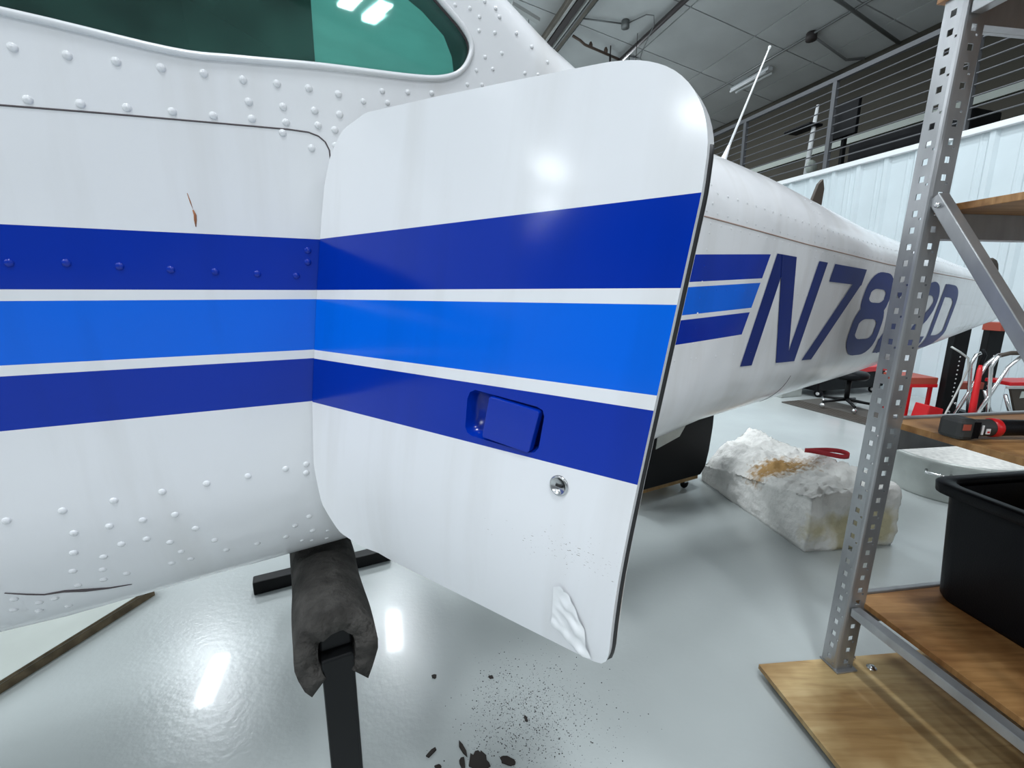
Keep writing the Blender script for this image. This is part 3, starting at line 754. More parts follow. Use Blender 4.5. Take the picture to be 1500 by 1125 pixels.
def stroke(b, x0, pts, th, closed=False):
    LAYER[0] += 0.0003
    pts = [V3((x, y * LH, 0)) for x, y in pts]; n = len(pts); Lf = []; Rt = []
    for i, p in enumerate(pts):
        d = (pts[(i + 1) % n] - pts[i - 1]) if closed else pts[min(i + 1, n - 1)] - pts[max(i - 1, 0)]
        d.normalize(); nn = V3((-d.y, d.x, 0)) * th / 2
        Lf.append(p + nn); Rt.append(p - nn)
    V = []
    for l, r in zip(Lf, Rt):
        for k in range(3):
            p = l.lerp(r, k / 2); V.append(letter_point(x0 + p.x, p.y / LH))
    Fc = []
    for i in range(n if closed else n - 1):
        j = (i + 1) % n
        for k in range(2): Fc.append((i * 3 + k, i * 3 + k + 1, j * 3 + k + 1, j * 3 + k))
    b.add(V, Fc, True)
def arc(cx, cy, rx, ry, a0, a1, n=10):
    return [(cx + rx * math.cos(math.radians(a0 + (a1 - a0) * i / n)), cy + ry * math.sin(math.radians(a0 + (a1 - a0) * i / n))) for i in range(n + 1)]
def rrect(x0, x1, y0, y1, rx, ry):
    return arc(x1 - rx, y1 - ry, rx, ry, 0, 90, 6) + arc(x0 + rx, y1 - ry, rx, ry, 90, 180, 6) + arc(x0 + rx, y0 + ry, rx, ry, 180, 270, 6) + arc(x1 - rx, y0 + ry, rx, ry, 270, 360, 6)
T = 0.058
def glyph_N(b, x):
    quad_patch(b, x, [(0, 0), (T, 0), (T, 1), (0, 1)], 2, 12)
    quad_patch(b, x, [(0.245, 0), (0.245 + T, 0), (0.245 + T, 1), (0.245, 1)], 2, 12)
    quad_patch(b, x, [(0.190, 0), (0.262, 0), (0.105, 1), (0.025, 1)], 2, 12)
def glyph_7(b, x):
    quad_patch(b, x, [(0.0, 0.82), (0.255, 0.82), (0.255, 1), (0.0, 1)], 8, 2)
    quad_patch(b, x, [(-0.005, 0), (0.062, 0), (0.255, 0.85), (0.185, 0.85)], 2, 12)
def glyph_8(b, x):
    stroke(b, x, densify(rrect(0.043, 0.245, 0.54, 0.905, 0.075, 0.14), 0.02), T, True)
    stroke(b, x, densify(rrect(0.030, 0.255, 0.095, 0.54, 0.08, 0.16), 0.02), T, True)
def glyph_2(b, x):
    pts = arc(0.140, 0.73, 0.100, 0.175, 175, 0, 14) + [(0.236, 0.64), (0.20, 0.52), (0.12, 0.38), (0.062, 0.26), (0.035, 0.15), (0.030, 0.0)]
    stroke(b, x, pts, T)
    quad_patch(b, x, [(0.0, 0), (0.265, 0), (0.265, 0.185), (0.0, 0.185)], 8, 2)
def glyph_D(b, x):
    quad_patch(b, x, [(0, 0), (T, 0), (T, 1), (0, 1)], 2, 12)
    pts = [(0.03, 0.905), (0.10, 0.905)] + arc(0.135, 0.72, 0.12, 0.185, 90, 0, 8) + [(0.255, 0.6), (0.255, 0.4)] + arc(0.135, 0.28, 0.12, 0.185, 0, -90, 8) + [(0.10, 0.095), (0.03, 0.095)]
    stroke(b, x, pts, T)
for gl, x in ((glyph_N, 0.0), (glyph_7, 0.355), (glyph_8, 0.645), (glyph_2, 0.955), (glyph_2, 1.265), (glyph_D, 1.572)):
    LAYER[0] = 0.0012; b = MB(); gl(b, x); b.build('registration_letter', M['letter'], plane, fix=False)

# ------------------------------------------------------------------ open baggage door
DX, DY = 0.8069, -0.5907
AX, AY = 0.1431, -0.0182
EX, EY = -0.5907, -0.8069       # outward face
def door_pt(u, z, depth=0.0):
    curve = 0.05 * max(0.0, (-z - 0.20)) ** 2 / 0.17 ** 2 * 0.55
    d = depth + curve * min(1.0, max(0.0, u) / 0.15) - 0.003
    return V3((ORIG[0] + DX * u + AX * z - EX * d, ORIG[1] + DY * u + AY * z - EY * d, ORIG[2] + z))
dloop = resample(chaikin(densify(DOOR, 0.014), 2), 0.0085)
CUP = [(0.3085, -0.1120), (0.3110, -0.1045), (0.3180, -0.1010), (0.398, -0.1075), (0.4055, -0.1100), (0.4085, -0.1160), (0.4080, -0.1480), (0.4045, -0.1535), (0.3960, -0.1555), (0.3220, -0.1525), (0.3145, -0.1500), (0.3105, -0.1440)]
cup = densify(CUP, 0.006)
g2 = [(0.01 + 0.015 * i, -0.37 + 0.015 * j) for i in range(34) for j in range(40)]
g2 = [p for p in g2 if inside(p, dloop) and not any((p[0] - a) ** 2 + (p[1] - b_) ** 2 < 0.007 ** 2 for a, b_ in dloop)]
pts = g2
r = None
allp = dloop + cup
edg = [(i, (i + 1) % len(dloop)) for i in range(len(dloop))] + [(len(dloop) + i, len(dloop) + (i + 1) % len(cup)) for i in range(len(cup))]
gg = [p for p in g2 if not inside(p, cup) and not any((p[0] - a) ** 2 + (p[1] - b_) ** 2 < 0.004 ** 2 for a, b_ in cup)]
r = delaunay_2d_cdt([V3((p[0], p[1], 0)).to_2d() for p in allp + gg], edg, [], 0, 1e-6)
dv = [(v.x, v.y) for v in r[0]]
dtri = []
for f in r[2]:
    c = (sum(dv[i][0] for i in f) / 3, sum(dv[i][1] for i in f) / 3)
    if inside(c, dloop) and not inside(c, cup) and not thin(f, dv): dtri.append(tuple(f))
TH = 0.020
mb = MB(); uv = []
for u, z in dv: mb.v.append(door_pt(u, z)); uv.append((u, band_coord(0, z)))
mb.f = list(dtri); mb.sm = [True] * len(dtri)
nb = len(mb.v); n = len(dloop)
for u, z in dloop:
    mb.v.append(door_pt(u, z)); uv.append((u, -1.0))
    mb.v.append(door_pt(u, z, TH)); uv.append((u, -1.0))
for i in range(n):
    a = nb + 2 * i; c = nb + 2 * ((i + 1) % n)
    mb.f.append((a, c, c + 1, a + 1)); mb.sm.append(True)
# inner face
nb2 = len(mb.v)
for u, z in dv: mb.v.append(door_pt(u, z, TH)); uv.append((u, -1.0))
mb.f += [tuple(nb2 + i for i in reversed(f)) for f in dtri]; mb.sm += [True] * len(dtri)
door = mb.build('baggage_door', M['door'], plane, fix=False, uv=uv, label='open baggage door with three blue bands')
me = door.data
# keep outer face oriented outwards
fn = sum((me.polygons[i].normal for i in range(len(dtri))), V3())
if fn.dot(V3((EX, EY, 0))) < 0: me.flip_normals()
# rubber seal along the free edge
sealp = [(u, z) for u, z in dloop if u > 0.505 and z < 0.11]
MB().tube([door_pt(u - 0.001, z, TH * 0.5) for u, z in sealp], 0.0036, 8).build('edge_seal', M['seal'], door)
# recessed handle cup and paddle
b = MB(); n = len(cup); V = []
for dep, k in ((0.0, 1.0), (0.003, 0.985), (0.017, 0.93)):
    for u, z in cup: V.append(door_pt(0.3585 + (u - 0.3585) * k, -0.1285 + (z + 0.1285) * k, dep))
Fc = []
for j in range(2): Fc += [(j * n + i, j * n + (i + 1) % n, (j + 1) * n + (i + 1) % n, (j + 1) * n + i) for i in range(n)]
Fc.append(tuple(2 * n + i for i in range(n)))
b.add(V, Fc, True); b.build('handle_cup', M['navy'], door, fix=False)
PAD = [(0.3405, -0.1060), (0.3425, -0.1045), (0.4020, -0.1105), (0.4040, -0.1125), (0.3995, -0.1530), (0.3970, -0.1550), (0.3400, -0.1500), (0.3382, -0.1480)]
MB().prism([door_pt(u, z, -0.0035) for u, z in PAD], V3((-EX, -EY, 0)) * 0.009).build('handle_paddle', M['navy'], door, bevel=0.0012)
# lock cylinder
lc = door_pt(0.4375, -0.180); ax = V3((EX, EY, 0.07)).normalized()
MB().lathe(lc, [(0.0100, -0.002), (0.0102, 0.0012), (0.0088, 0.0028), (0.0078, 0.0022), (0.0074, 0.0012), (0.0002, 0.0012)], 28, axis=ax).build('lock_cylinder', M['chrome'], door)
sd = V3((DX, DY, 0))
MB().beam(lc + ax * 0.0014 - sd * 0.0032 + UP * 0.0004, lc + ax * 0.0014 + sd * 0.0032 - UP * 0.0004, 0.0006, 0.0011, up=UP).build('keyhole', M['seal'], door)
# peeling plastic film near the lower free corner
FILM = [(u, z - 0.006) for u, z in [(0.4480, -0.2840), (0.4560, -0.2790), (0.4670, -0.2860), (0.4780, -0.3050), (0.4860, -0.3200), (0.4900, -0.3420), (0.4960, -0.3560), (0.4880, -0.3570), (0.4800, -0.3550), (0.4670, -0.3470), (0.4580, -0.3405), (0.4480, -0.3370), (0.4490, -0.3200)]]
fl = densify(FILM, 0.003)
fg = [(0.445 + 0.003 * i, -0.360 + 0.003 * j) for i in range(20) for j in range(30)]
fg = [p for p in fg if inside(p, fl) and not any((p[0] - a) ** 2 + (p[1] - b_) ** 2 < 0.0018 ** 2 for a, b_ in fl)]
r = delaunay_2d_cdt([V3((p[0], p[1], 0)).to_2d() for p in fl + fg], [(i, (i + 1) % len(fl)) for i in range(len(fl))], [], 0, 1e-7)
b = MB(); fv = [(v.x, v.y) for v in r[0]]
for u, z in fv:
    h = noise.noise(V3((u * 95, z * 60, 3.1))) * 0.0030 + abs(noise.noise(V3((u * 45 + z * 45, (z + 0.006) * 25, 7.7)))) * 0.0055
    e = min(1.0, max(0.0, (u - 0.446) / 0.02))
    b.v.append(door_pt(u, z, -0.0012 - abs(h) * (0.35 + 0.65 * e)))
b.f = [tuple(f) for f in r[2] if inside((sum(fv[i][0] for i in f) / 3, sum(fv[i][1] for i in f) / 3), fl)]
b.sm = [True] * len(b.f)
b.build('peeling_film', M['film'], door, fix=False, label='crumpled white film peeling off the corner')

# ================================================================== padded support stand under the fuselage
def fus(s, n, z):
    s -= 0.018; n -= 0.02
    return V3((ORIG[0] + FX * s + NX * n, ORIG[1] + FY * s + NY * n, z))
st = thing('fuselage_stand', fus(0, 0.02, 0), 'black square tube stand with a foam padded top under the fuselage', 'stand')
MB().beam(fus(0, 0.02, 0.05), fus(0, 0.02, 0.515), 0.0254, 0.0254, up=V3((NX, NY, 0))).build('leg', M['black_steel'], st, bevel=0.004)
MB().beam(fus(0, -1.04, 0.05), fus(0, -1.04, 0.515), 0.0254, 0.0254, up=V3((NX, NY, 0))).build('leg', M['black_steel'], st, bevel=0.004)
MB().beam(fus(0, 0.030, 0.546), fus(0, -1.07, 0.5405), 0.0254, 0.0254).build('top_beam', M['black_steel'], st, bevel=0.004)
MB().beam(fus(-0.24, 0.02, 0.0255), fus(0.28, 0.02, 0.0255), 0.0254, 0.0254).build('foot', M['black_steel'], st, bevel=0.004)
MB().beam(fus(-0.22, -1.035, 0.0255), fus(0.28, -1.035, 0.0255), 0.0254, 0.0254).build('foot', M['black_steel'], st, bevel=0.004)
b = MB(); nl, na = 60, 22
def pad_ring(t, ro, ri, z0, drop, side):
    pass
V = []; ztop = 0.0
for i in range(nl + 1):
    t = i / nl; n_ = 0.044 - 1.10 * t
    for j in range(na + 1):
        a = -50 + 280 * j / na          # degrees, open at the bottom
        ar = math.radians(a)
        spread = 1.0 + 0.10 * max(0, -math.sin(ar)) 
        jag = 0.016 * noise.noise(V3((a * 0.035, 1.7, 0))) if i == 0 else 0
        lob = 0.030 * max(0, -math.sin(ar)) if i < 4 else 0
        for r_, kk in ((0.064, 0), (0.029, 1)):
            wob = 1 + 0.05 * noise.noise(V3((t * 9, a * 0.02, kk)))
            x = math.cos(ar) * r_ * wob * spread
            z = 0.530 + math.sin(ar) * r_ * wob - lob
            z = min(z, 0.5755 + ORIG[2] - 1.098 if n_ < -0.17 else 0.60)
            V.append(fus(x, n_ + jag, z))
row = (na + 1) * 2
Fc = []
for i in range(nl):
    for j in range(na):
        A = i * row + j * 2; B = A + 2; C_ = A + row; D_ = B + row
        Fc += [(A, B, D_, C_), (A + 1, C_ + 1, D_ + 1, B + 1)]
    A = i * row; C_ = A + row; Fc.append((A, C_, C_ + 1, A + 1))
    A = i * row + na * 2; C_ = A + row; Fc.append((A, A + 1, C_ + 1, C_))
for j in range(na):
    A = j * 2; Fc.append((A, A + 1, A + 3, A + 2))
    A = nl * row + j * 2; Fc.append((A, A + 2, A + 3, A + 1))
b.add(V, Fc, True)
b.build('foam_pad', M['foam'], st, label='dark split foam sleeve')

# ================================================================== shelving rack
RB = V3((0.926, 1.103, 0.0))
REx, REy = -0.147, 0.989
def rack(e, r, z):
    l = 0.030
    return V3((RB.x + REx * e + REy * (r + l * z), RB.y + REy * e - REx * (r + l * z), z))
rk = thing('shelving_rack', rack(0, 0, 0.03), 'galvanised steel shelving rack with perforated posts and plywood shelves', 'shelving rack')
def perforated_post(e0, r0, se, sr):
    """open profile post: a face along e, a rounded corner, a face along r, small lips"""
    PW, FW = 0.048, 0.056
    prof = [(0.014, PW - 0.0005), (0.002, PW), (0.0, PW - 0.002), (0.0, 0.030), (0.0, 0.018), (0.0, 0.0125), (0.0, 0.0075), (0.0015, 0.003), (0.004, 0.0008),
            (0.008, 0.0), (0.013, 0.0), (0.022, 0.0), (0.036, 0.0), (0.042, 0.0), (FW - 0.003, 0.0), (FW, 0.003), (FW, 0.016)]
    b = MB(); rows = [0.04]; P = 0.0381
    k = 0
    kinds = {}
    z = 0.045
    while z < 1.70:
        base = len(rows)
        rows += [z + 0.003, z + 0.008, z + 0.012, z + 0.026]
        kinds[base] = ('gap', k); kinds[base + 1] = ('round', k); kinds[base + 2] = ('gap2', k); kinds[base + 3] = ('sq', k)
        z += P; k += 1
    rows.append(1.735)
    V = []
    for z in rows:
        for (r, e) in prof: V.append(rack(e0 + se * e, r0 + sr * r, z))
    n = len(prof); Fc = []
    for i in range(len(rows) - 1):
        kd = kinds.get(i, ('', 0)); kd2 = kinds.get(i + 1, ('', 0))
        for j in range(n - 1):
            lab = kinds.get(i + 1, ('', 0))
            # interval i..i+1 : starts at row i
            here = kinds.get(i)
            skip = False
            if here and here[0] == 'gap' and here[1] % 2 == 0 and j in (5, 12): skip = True     # small round hole
            if here and here[0] == 'gap2' and j in (3, 11): skip = True                          # square hole
            if not skip: Fc.append((i * n + j, i * n + j + 1, (i + 1) * n + j + 1, (i + 1) * n + j))
    b.add(V, Fc)
    p = b.build('post', M['galv'], rk, fix=False, solid=0.0022)
    p.modifiers['solid'].offset = 0
    MB().box(rack, e0 - 0.012 if se > 0 else e0 - 0.05, e0 + 0.052 if se > 0 else e0 + 0.014, r0 - 0.004 if sr > 0 else r0 - 0.06, r0 + 0.062 if sr > 0 else r0 + 0.006, 0.034, 0.040).build('foot_plate', M['galv'], p, bevel=0.002)
    bo = rack(e0 + se * 0.010, r0 + sr * 0.030, 0.040)
    MB().lathe(bo, [(0.001, 0), (0.008, 0), (0.008, 0.006), (0.004, 0.006), (0.004, 0.016), (0.001, 0.016)], 8).build('anchor_bolt', M['zinc'], p)
perforated_post(0.0, 0.0, 1, 1)
perforated_post(-0.66, 0.0, -1, 1)
perforated_post(0.0, 1.25, 1, -1)
perforated_post(-0.66, 1.25, -1, -1)
for z in (0.229, 1.70):
    MB().beam(rack(-0.004, 0.022, z), rack(-0.655, 0.022, z), 0.014, 0.012, up=UP).build('side_brace', M['galv'], rk, bevel=0.002)
MB().beam(rack(-0.004, 0.022, 1.315), rack(-0.655, 0.022, 0.42), 0.014, 0.014, up=UP).build('diagonal_brace', M['galv'], rk, bevel=0.002)
MB().lathe(rack(-0.02, 0.006, 1.295), [(0.001, -0.006), (0.006, -0.006), (0.006, 0.004), (0.001, 0.004)], 8, axis=rack(0, 1, 0) - rack(0, 0, 0)).build('brace_bolt', M['zinc'], rk)
for z, mt in ((0.25, 'ply_dark'), (0.77, 'ply_dark'), (1.30, 'ply_dark'), (1.752, 'ply_dark')):
    r_left = 0.052 if z < 1.7 else -0.01
    bd = MB(); bd.box(rack, -0.645, 0.030 if z < 1.7 else 0.06, r_left, 1.20, z - 0.016, z)
    sh = bd.build('shelf_board', M[mt], rk, bevel=0.001)
    for e0, e1 in ((0.031, 0.046), (-0.662, -0.647)):
        MB().box(rack, e0, e1, 0.056, 1.194, z - 0.075, z + 0.006).build('shelf_beam', M['galv'], rk, bevel=0.003)
    MB().box(rack, e0, e0 + 0.04, 0.056, 1.194, z - 0.03, z - 0.0165).build('shelf_lip', M['galv'], rk)
    MB().box(rack, 0.010, 0.032, 0.056, 1.194, z - 0.075, z - 0.0165).build('shelf_lip', M['galv'], rk)

# plywood sheet under the rack, and loose bolts on it
pa = [V3((0.722, 1.128, 0)), V3((0.752, 0.838, 0)), V3((0.812, 0.25, 0)), V3((2.5, 0.42, 0)), V3((2.42, 1.36, 0)), V3((1.16, 1.171, 0))]
b = MB(); b.prism([p + UP * 0.020 for p in pa], UP * 0.014)
ply = solo(b, 'plywood_sheet', M['ply'], 'tan plywood sheet on the floor under the shelving rack post', 'plywood', base=(1.5, 0.75, 0.0))
for k, (x, y) in enumerate(((1.0, 0.9), (2.1, 0.7), (1.05, 0.45), (2.2, 1.15))):
    c = V3((x, y, 0))
    bt = MB(); bt.box(lambda a, bb, cc: V3((x + a, y + bb, cc)), -0.05, 0.05, -0.03, 0.03, 0.0, 0.020)
    o = bt.build('batten', M['sheet_edge'], ply)
for k, (e, r, ax, lb) in enumerate(((0.03, 0.078, (1, 0.3, 0.1), 'small zinc bolt lying behind the rack post foot'), (-0.005, 0.115, (0, 0, 1), 'zinc bolt head with washer standing right of the rack post foot'))):
    p = rack(e, r, 0.034)
    b = MB()
    if k == 0:
        b.lathe(p + UP * 0.006, [(0.001, -0.014), (0.004, -0.014), (0.004, 0.006), (0.008, 0.006), (0.008, 0.013), (0.001, 0.013)], 8, axis=ax)
    else:
        b.lathe(p, [(0.001, 0), (0.013, 0), (0.013, 0.002), (0.007, 0.002), (0.007, 0.008), (0.001, 0.008)], 10)
    solo(b, 'bolt', M['zinc'], lb, 'bolt', 'loose bolts on the plywood')

# black tote on the lower shelf
tt = thing('plastic_tote', rack(-0.2, 0.5, 0.25), 'open black plastic tote on the lower plywood shelf', 'tote')
def rr_loop(e0, e1, r0, r1, z, rad, n=5):
    pts = []
    for (ce, cr, a0) in ((e1 - rad, r1 - rad, 0), (e0 + rad, r1 - rad, 90), (e0 + rad, r0 + rad, 180), (e1 - rad, r0 + rad, 270)):
        for i in range(n + 1):
            a = math.radians(a0 + 90 * i / n); pts.append(rack(ce + rad * math.cos(a) - 0.004, cr + rad * math.sin(a) - 0.016, z))
    return pts
def shell(loops):
    b = MB(); n = len(loops[0])
    for l in loops: b.v += l
    for j in range(len(loops) - 1):
        for i in range(n):
            b.f.append((j * n + i, j * n + (i + 1) % n, (j + 1) * n + (i + 1) % n, (j + 1) * n + i)); b.sm.append(True)
    b.f.append(tuple(range(n - 1, -1, -1))); b.sm.append(False)
    m = (len(loops) - 1) * n; b.f.append(tuple(m + i for i in range(n))); b.sm.append(False)
    return b
zt = 0.585
shell([rr_loop(-0.54, 0.012, 0.300, 0.72, 0.252, 0.05), rr_loop(-0.545, 0.020, 0.298, 0.722, 0.262, 0.05), rr_loop(-0.565, 0.04, 0.285, 0.735, zt - 0.05, 0.05), rr_loop(-0.566, 0.042, 0.284, 0.736, zt - 0.02, 0.05),
       rr_loop(-0.555, 0.032, 0.294, 0.726, zt - 0.02, 0.045), rr_loop(-0.530, 0.006, 0.312, 0.708, 0.268, 0.045)]).build('tub', M['black_plastic'], tt)
b = MB(); L0 = [rr_loop(-0.590, 0.066, 0.260, 0.760, zt - 0.028, 0.06), rr_loop(-0.592, 0.068, 0.258, 0.762, zt - 0.004, 0.06), rr_loop(-0.588, 0.064, 0.262, 0.758, zt, 0.058),
      rr_loop(-0.560, 0.036, 0.290, 0.730, zt, 0.05), rr_loop(-0.556, 0.033, 0.293, 0.727, zt - 0.02, 0.05), rr_loop(-0.566, 0.042, 0.284, 0.736, zt - 0.028, 0.05)]
n = len(L0[0])
for l in L0: b.v += l
for j in range(6):
    k = (j + 1) % 6
    for i in range(n): b.f.append((j * n + i, j * n + (i + 1) % n, k * n + (i + 1) % n, k * n + i)); b.sm.append(True)
b.build('rim', M['black_plastic'], tt)

# cordless tool on the middle shelf
gt = thing('cordless_tool', rack(-0.10, 0.10, 0.77), 'cordless black and red power tool lying on the middle shelf', 'power tool')
def tool(a, bb, c): return rack(-0.118 - 0.11 * a + 0.68 * bb, 0.040 + 0.68 * a, 0.771 + 0.68 * c)
MB().box(tool, 0.0, 0.062, -0.034, 0.040, 0.0, 0.072).build('battery', M['battery'], gt, bevel=0.009)
MB().box(tool, 0.006, 0.030, -0.036, -0.0335, 0.036, 0.056).build('battery_badge', M['dull_red'], gt)
for k in range(5):
    MB().box(tool, 0.040 + 0.0045 * k, 0.042 + 0.0045 * k, -0.0362, -0.034, 0.008, 0.064).build('battery_rib', M['black_plastic'], gt)
axd = (tool(1, 0, 0) - tool(0, 0, 0)).normalized()
def bar_ring(x, r): return (r, x)
c0 = tool(0.060, 0.0, 0.036)
MB().lathe(c0, [(0.0007, 0.0000), (0.0184, 0.0000), (0.0197, 0.0082), (0.0194, 0.0476), (0.0197, 0.0490)], 20, axis=axd).build('handle_body', M['battery'], gt)
MB().lathe(c0, [(0.0201, 0.0476), (0.0218, 0.0496), (0.0218, 0.0632), (0.0201, 0.0653)], 20, axis=axd).build('red_collar', M['red'], gt)
MB().lathe(c0, [(0.0197, 0.0646), (0.0190, 0.0816), (0.0177, 0.1360), (0.0184, 0.1972), (0.0211, 0.2244), (0.0007, 0.2312)], 20, axis=axd).build('grip', M['black_plastic'], gt)
MB().box(tool, 0.073, 0.078, -0.0315, -0.0285, 0.020, 0.052).build('side_label', M['label_white'], gt)
MB().box(tool, 0.088, 0.100, -0.0315, -0.0288, 0.022, 0.040).build('side_label', M['label_white'], gt)
MB().box(tool, 0.090, 0.098, -0.0322, -0.0314, 0.026, 0.032).build('label_print', M['red'], gt)

# ================================================================== things on the floor
# foam block
bl = MB(); nu, nv, nw = 44, 70, 16
A_, B_, C4, D4 = V3((1.262, 1.752, 0)), V3((1.690, 1.812, 0)), V3((1.455, 2.66, 0)), V3((1.13, 2.53, 0))
def blk(u, v, w):
    p = (A_ * (1 - u) + B_ * u) * (1 - v) + (D4 * (1 - u) + C4 * u) * v
    hA = 0.265 * (1 - u) + 0.285 * u; hD = 0.10 * (1 - u) + 0.30 * u
    dip = -0.05 * math.exp(-((u - 0.5) ** 2) / 0.05 - ((v - 0.12) ** 2) / 0.02)
    rise = 0.05 * math.exp(-((u - 0.35) ** 2) / 0.06 - ((v - 0.75) ** 2) / 0.08)
    h = hA * (1 - v) + hD * v + dip * 0.4 + rise
    q = V3((p.x, p.y, h * w))
    c = (A_ + C4) / 2
    ed = 4 * (0.5 - abs(u - 0.5)) * 4 * (0.5 - abs(v - 0.5))
    k = 1.0 - 0.035 * (w ** 4) - 0.02 * ((1 - w) ** 6)
    q.x = c.x + (q.x - c.x) * k; q.y = c.y + (q.y - c.y) * k
    nz = noise.noise(q * 9) * 0.016 + noise.noise(q * 27) * 0.009 + noise.noise(q * 60) * 0.004
    if w > 0.999: q.z += nz * 1.3 + abs(noise.noise(V3((q.x * 22 + q.y * 9, q.y * 55, 2)))) * 0.022 - 0.012 * (1 if max(abs(u - .5), abs(v - .5)) > 0.47 else 0)
    else:
        d = V3((q.x - c.x, q.y - c.y, 0)).normalized(); q += d * nz * (1 if 0 < w else 0.5)
    return q
idx = {}
def vid(i, j, k):
    key = (i, j, k)
    if key not in idx:
        idx[key] = len(bl.v); bl.v.append(blk(i / nu, j / nv, k / nw))
    return idx[key]
for i in range(nu):
    for j in range(nv):
        bl.f.append((vid(i, j, nw), vid(i + 1, j, nw), vid(i + 1, j + 1, nw), vid(i, j + 1, nw)))
        bl.f.append((vid(i, j, 0), vid(i, j + 1, 0), vid(i + 1, j + 1, 0), vid(i + 1, j, 0)))
for k in range(nw):
    for i in range(nu):
        bl.f.append((vid(i, 0, k), vid(i + 1, 0, k), vid(i + 1, 0, k + 1), vid(i, 0, k + 1)))
        bl.f.append((vid(i, nv, k), vid(i, nv, k + 1), vid(i + 1, nv, k + 1), vid(i + 1, nv, k)))
    for j in range(nv):
        bl.f.append((vid(0, j, k), vid(0, j, k + 1), vid(0, j + 1, k + 1), vid(0, j + 1, k)))
        bl.f.append((vid(nu, j, k), vid(nu, j + 1, k), vid(nu, j + 1, k + 1), vid(nu, j, k + 1)))
bl.sm = [True] * len(bl.f)
m = mat('aged_white_foam', (0.93, 0.92, 0.88), 0.85, noise_amt=0.16, noise_scale=9, bump=1.0, bump_scale=34)
nt = m.node_tree; bs = nt.nodes['Principled BSDF']; src = bs.inputs['Base Color'].links[0].from_socket
tcn = nt.nodes.new('ShaderNodeTexCoord')
def mask_mix(src, centre, scale, f0, f1, col, nscale):
    mp = nt.nodes.new('ShaderNodeMapping'); mp.inputs['Location'].default_value = [-c * s for c, s in zip(centre, scale)]; mp.inputs['Scale'].default_value = scale
    nt.links.new(tcn.outputs['Object'], mp.inputs[0])
    ln = nt.nodes.new('ShaderNodeVectorMath'); ln.operation = 'LENGTH'; nt.links.new(mp.outputs[0], ln.inputs[0])
    nz = nt.nodes.new('ShaderNodeTexNoise'); nz.inputs['Scale'].default_value = nscale; nz.inputs['Detail'].default_value = 6
    nt.links.new(tcn.outputs['Object'], nz.inputs['Vector'])
    ad = nt.nodes.new('ShaderNodeMath'); ad.operation = 'MULTIPLY_ADD'; ad.inputs[1].default_value = 1.6
    nt.links.new(nz.outputs['Fac'], ad.inputs[0]); nt.links.new(ln.outputs['Value'], ad.inputs[2])
    mr = nt.nodes.new('ShaderNodeMapRange'); mr.inputs['From Min'].default_value = f0; mr.inputs['From Max'].default_value = f1; mr.inputs['To Min'].default_value = 1; mr.inputs['To Max'].default_value = 0
    nt.links.new(ad.outputs[0], mr.inputs[0])
    mx = nt.nodes.new('ShaderNodeMix'); mx.data_type = 'RGBA'; mx.inputs['B'].default_value = (*col, 1)
    nt.links.new(mr.outputs[0], mx.inputs['Factor']); nt.links.new(src, mx.inputs['A'])
    return mx.outputs['Result']
src = mask_mix(src, (-0.03, -0.06, 0.25), (4.0, 8.5, 7), 1.2, 1.75, (0.42, 0.25, 0.09), 45)
src = mask_mix(src, (0.15, -0.44, 0.09), (4, 6, 9), 1.5, 1.9, (0.62, 0.56, 0.36), 8)
nt.links.new(src, bs.inputs['Base Color'])
solo(bl, 'foam_block', m, 'large rough white foam block with torn brownish top on the floor', 'foam block', base=(1.36, 2.19, 0))

# red strap loop on the block
sc = V3((1.56, 2.12, 0.312)); b = MB(); V = []; Fc = []; n = 28
for i in range(n):
    a = 2 * math.pi * i / n; p = sc + V3((0.085 * math.cos(a), 0.035 * math.sin(a) - 0.03 * math.cos(a), 0.006 * math.sin(2 * a)))
    V += [p, p + UP * 0.022, p * 1.0 + V3((0.003 * math.cos(a), 0.003 * math.sin(a), 0.022)), p + V3((0.003 * math.cos(a), 0.003 * math.sin(a), 0))]
for i in range(n):
    j = (i + 1) % n
    for k in range(4): Fc.append((i * 4 + k, j * 4 + k, j * 4 + (k + 1) % 4, i * 4 + (k + 1) % 4))
b.add(V, Fc, True); solo(b, 'strap_loop', M['strap'], 'red webbing strap loop lying on the white foam block', 'strap')

# galvanised tub with lid
gc = V3((2.50, 2.42, 0)); tb = thing('galvanised_tub', gc, 'round galvanised tub with a pale lid behind the foam block', 'tub')
MB().lathe(gc, [(0.001, 0), (0.275, 0), (0.28, 0.01), (0.295, 0.20), (0.302, 0.205), (0.306, 0.215), (0.302, 0.226), (0.295, 0.228), (0.29, 0.222)], 40).build('wall', M['galv_dull'], tb)
MB().lathe(gc, [(0.289, 0.220), (0.15, 0.226), (0.001, 0.228)], 32).build('lid', M['lid'], tb)
hd = V3((-gc.y * 0.15 - gc.x * 0.62, -gc.y * 0.70 + gc.x * 0.12, 0)).normalized(); hs = V3((-hd.y, hd.x, 0))
hc = gc + hd * 0.296
MB().tube([hc - hs * 0.05 + UP * 0.165, hc - hs * 0.045 + hd * 0.02 + UP * 0.155, hc + hs * 0.045 + hd * 0.02 + UP * 0.155, hc + hs * 0.05 + UP * 0.165], 0.008, 8).build('handle', M['zinc'], tb)

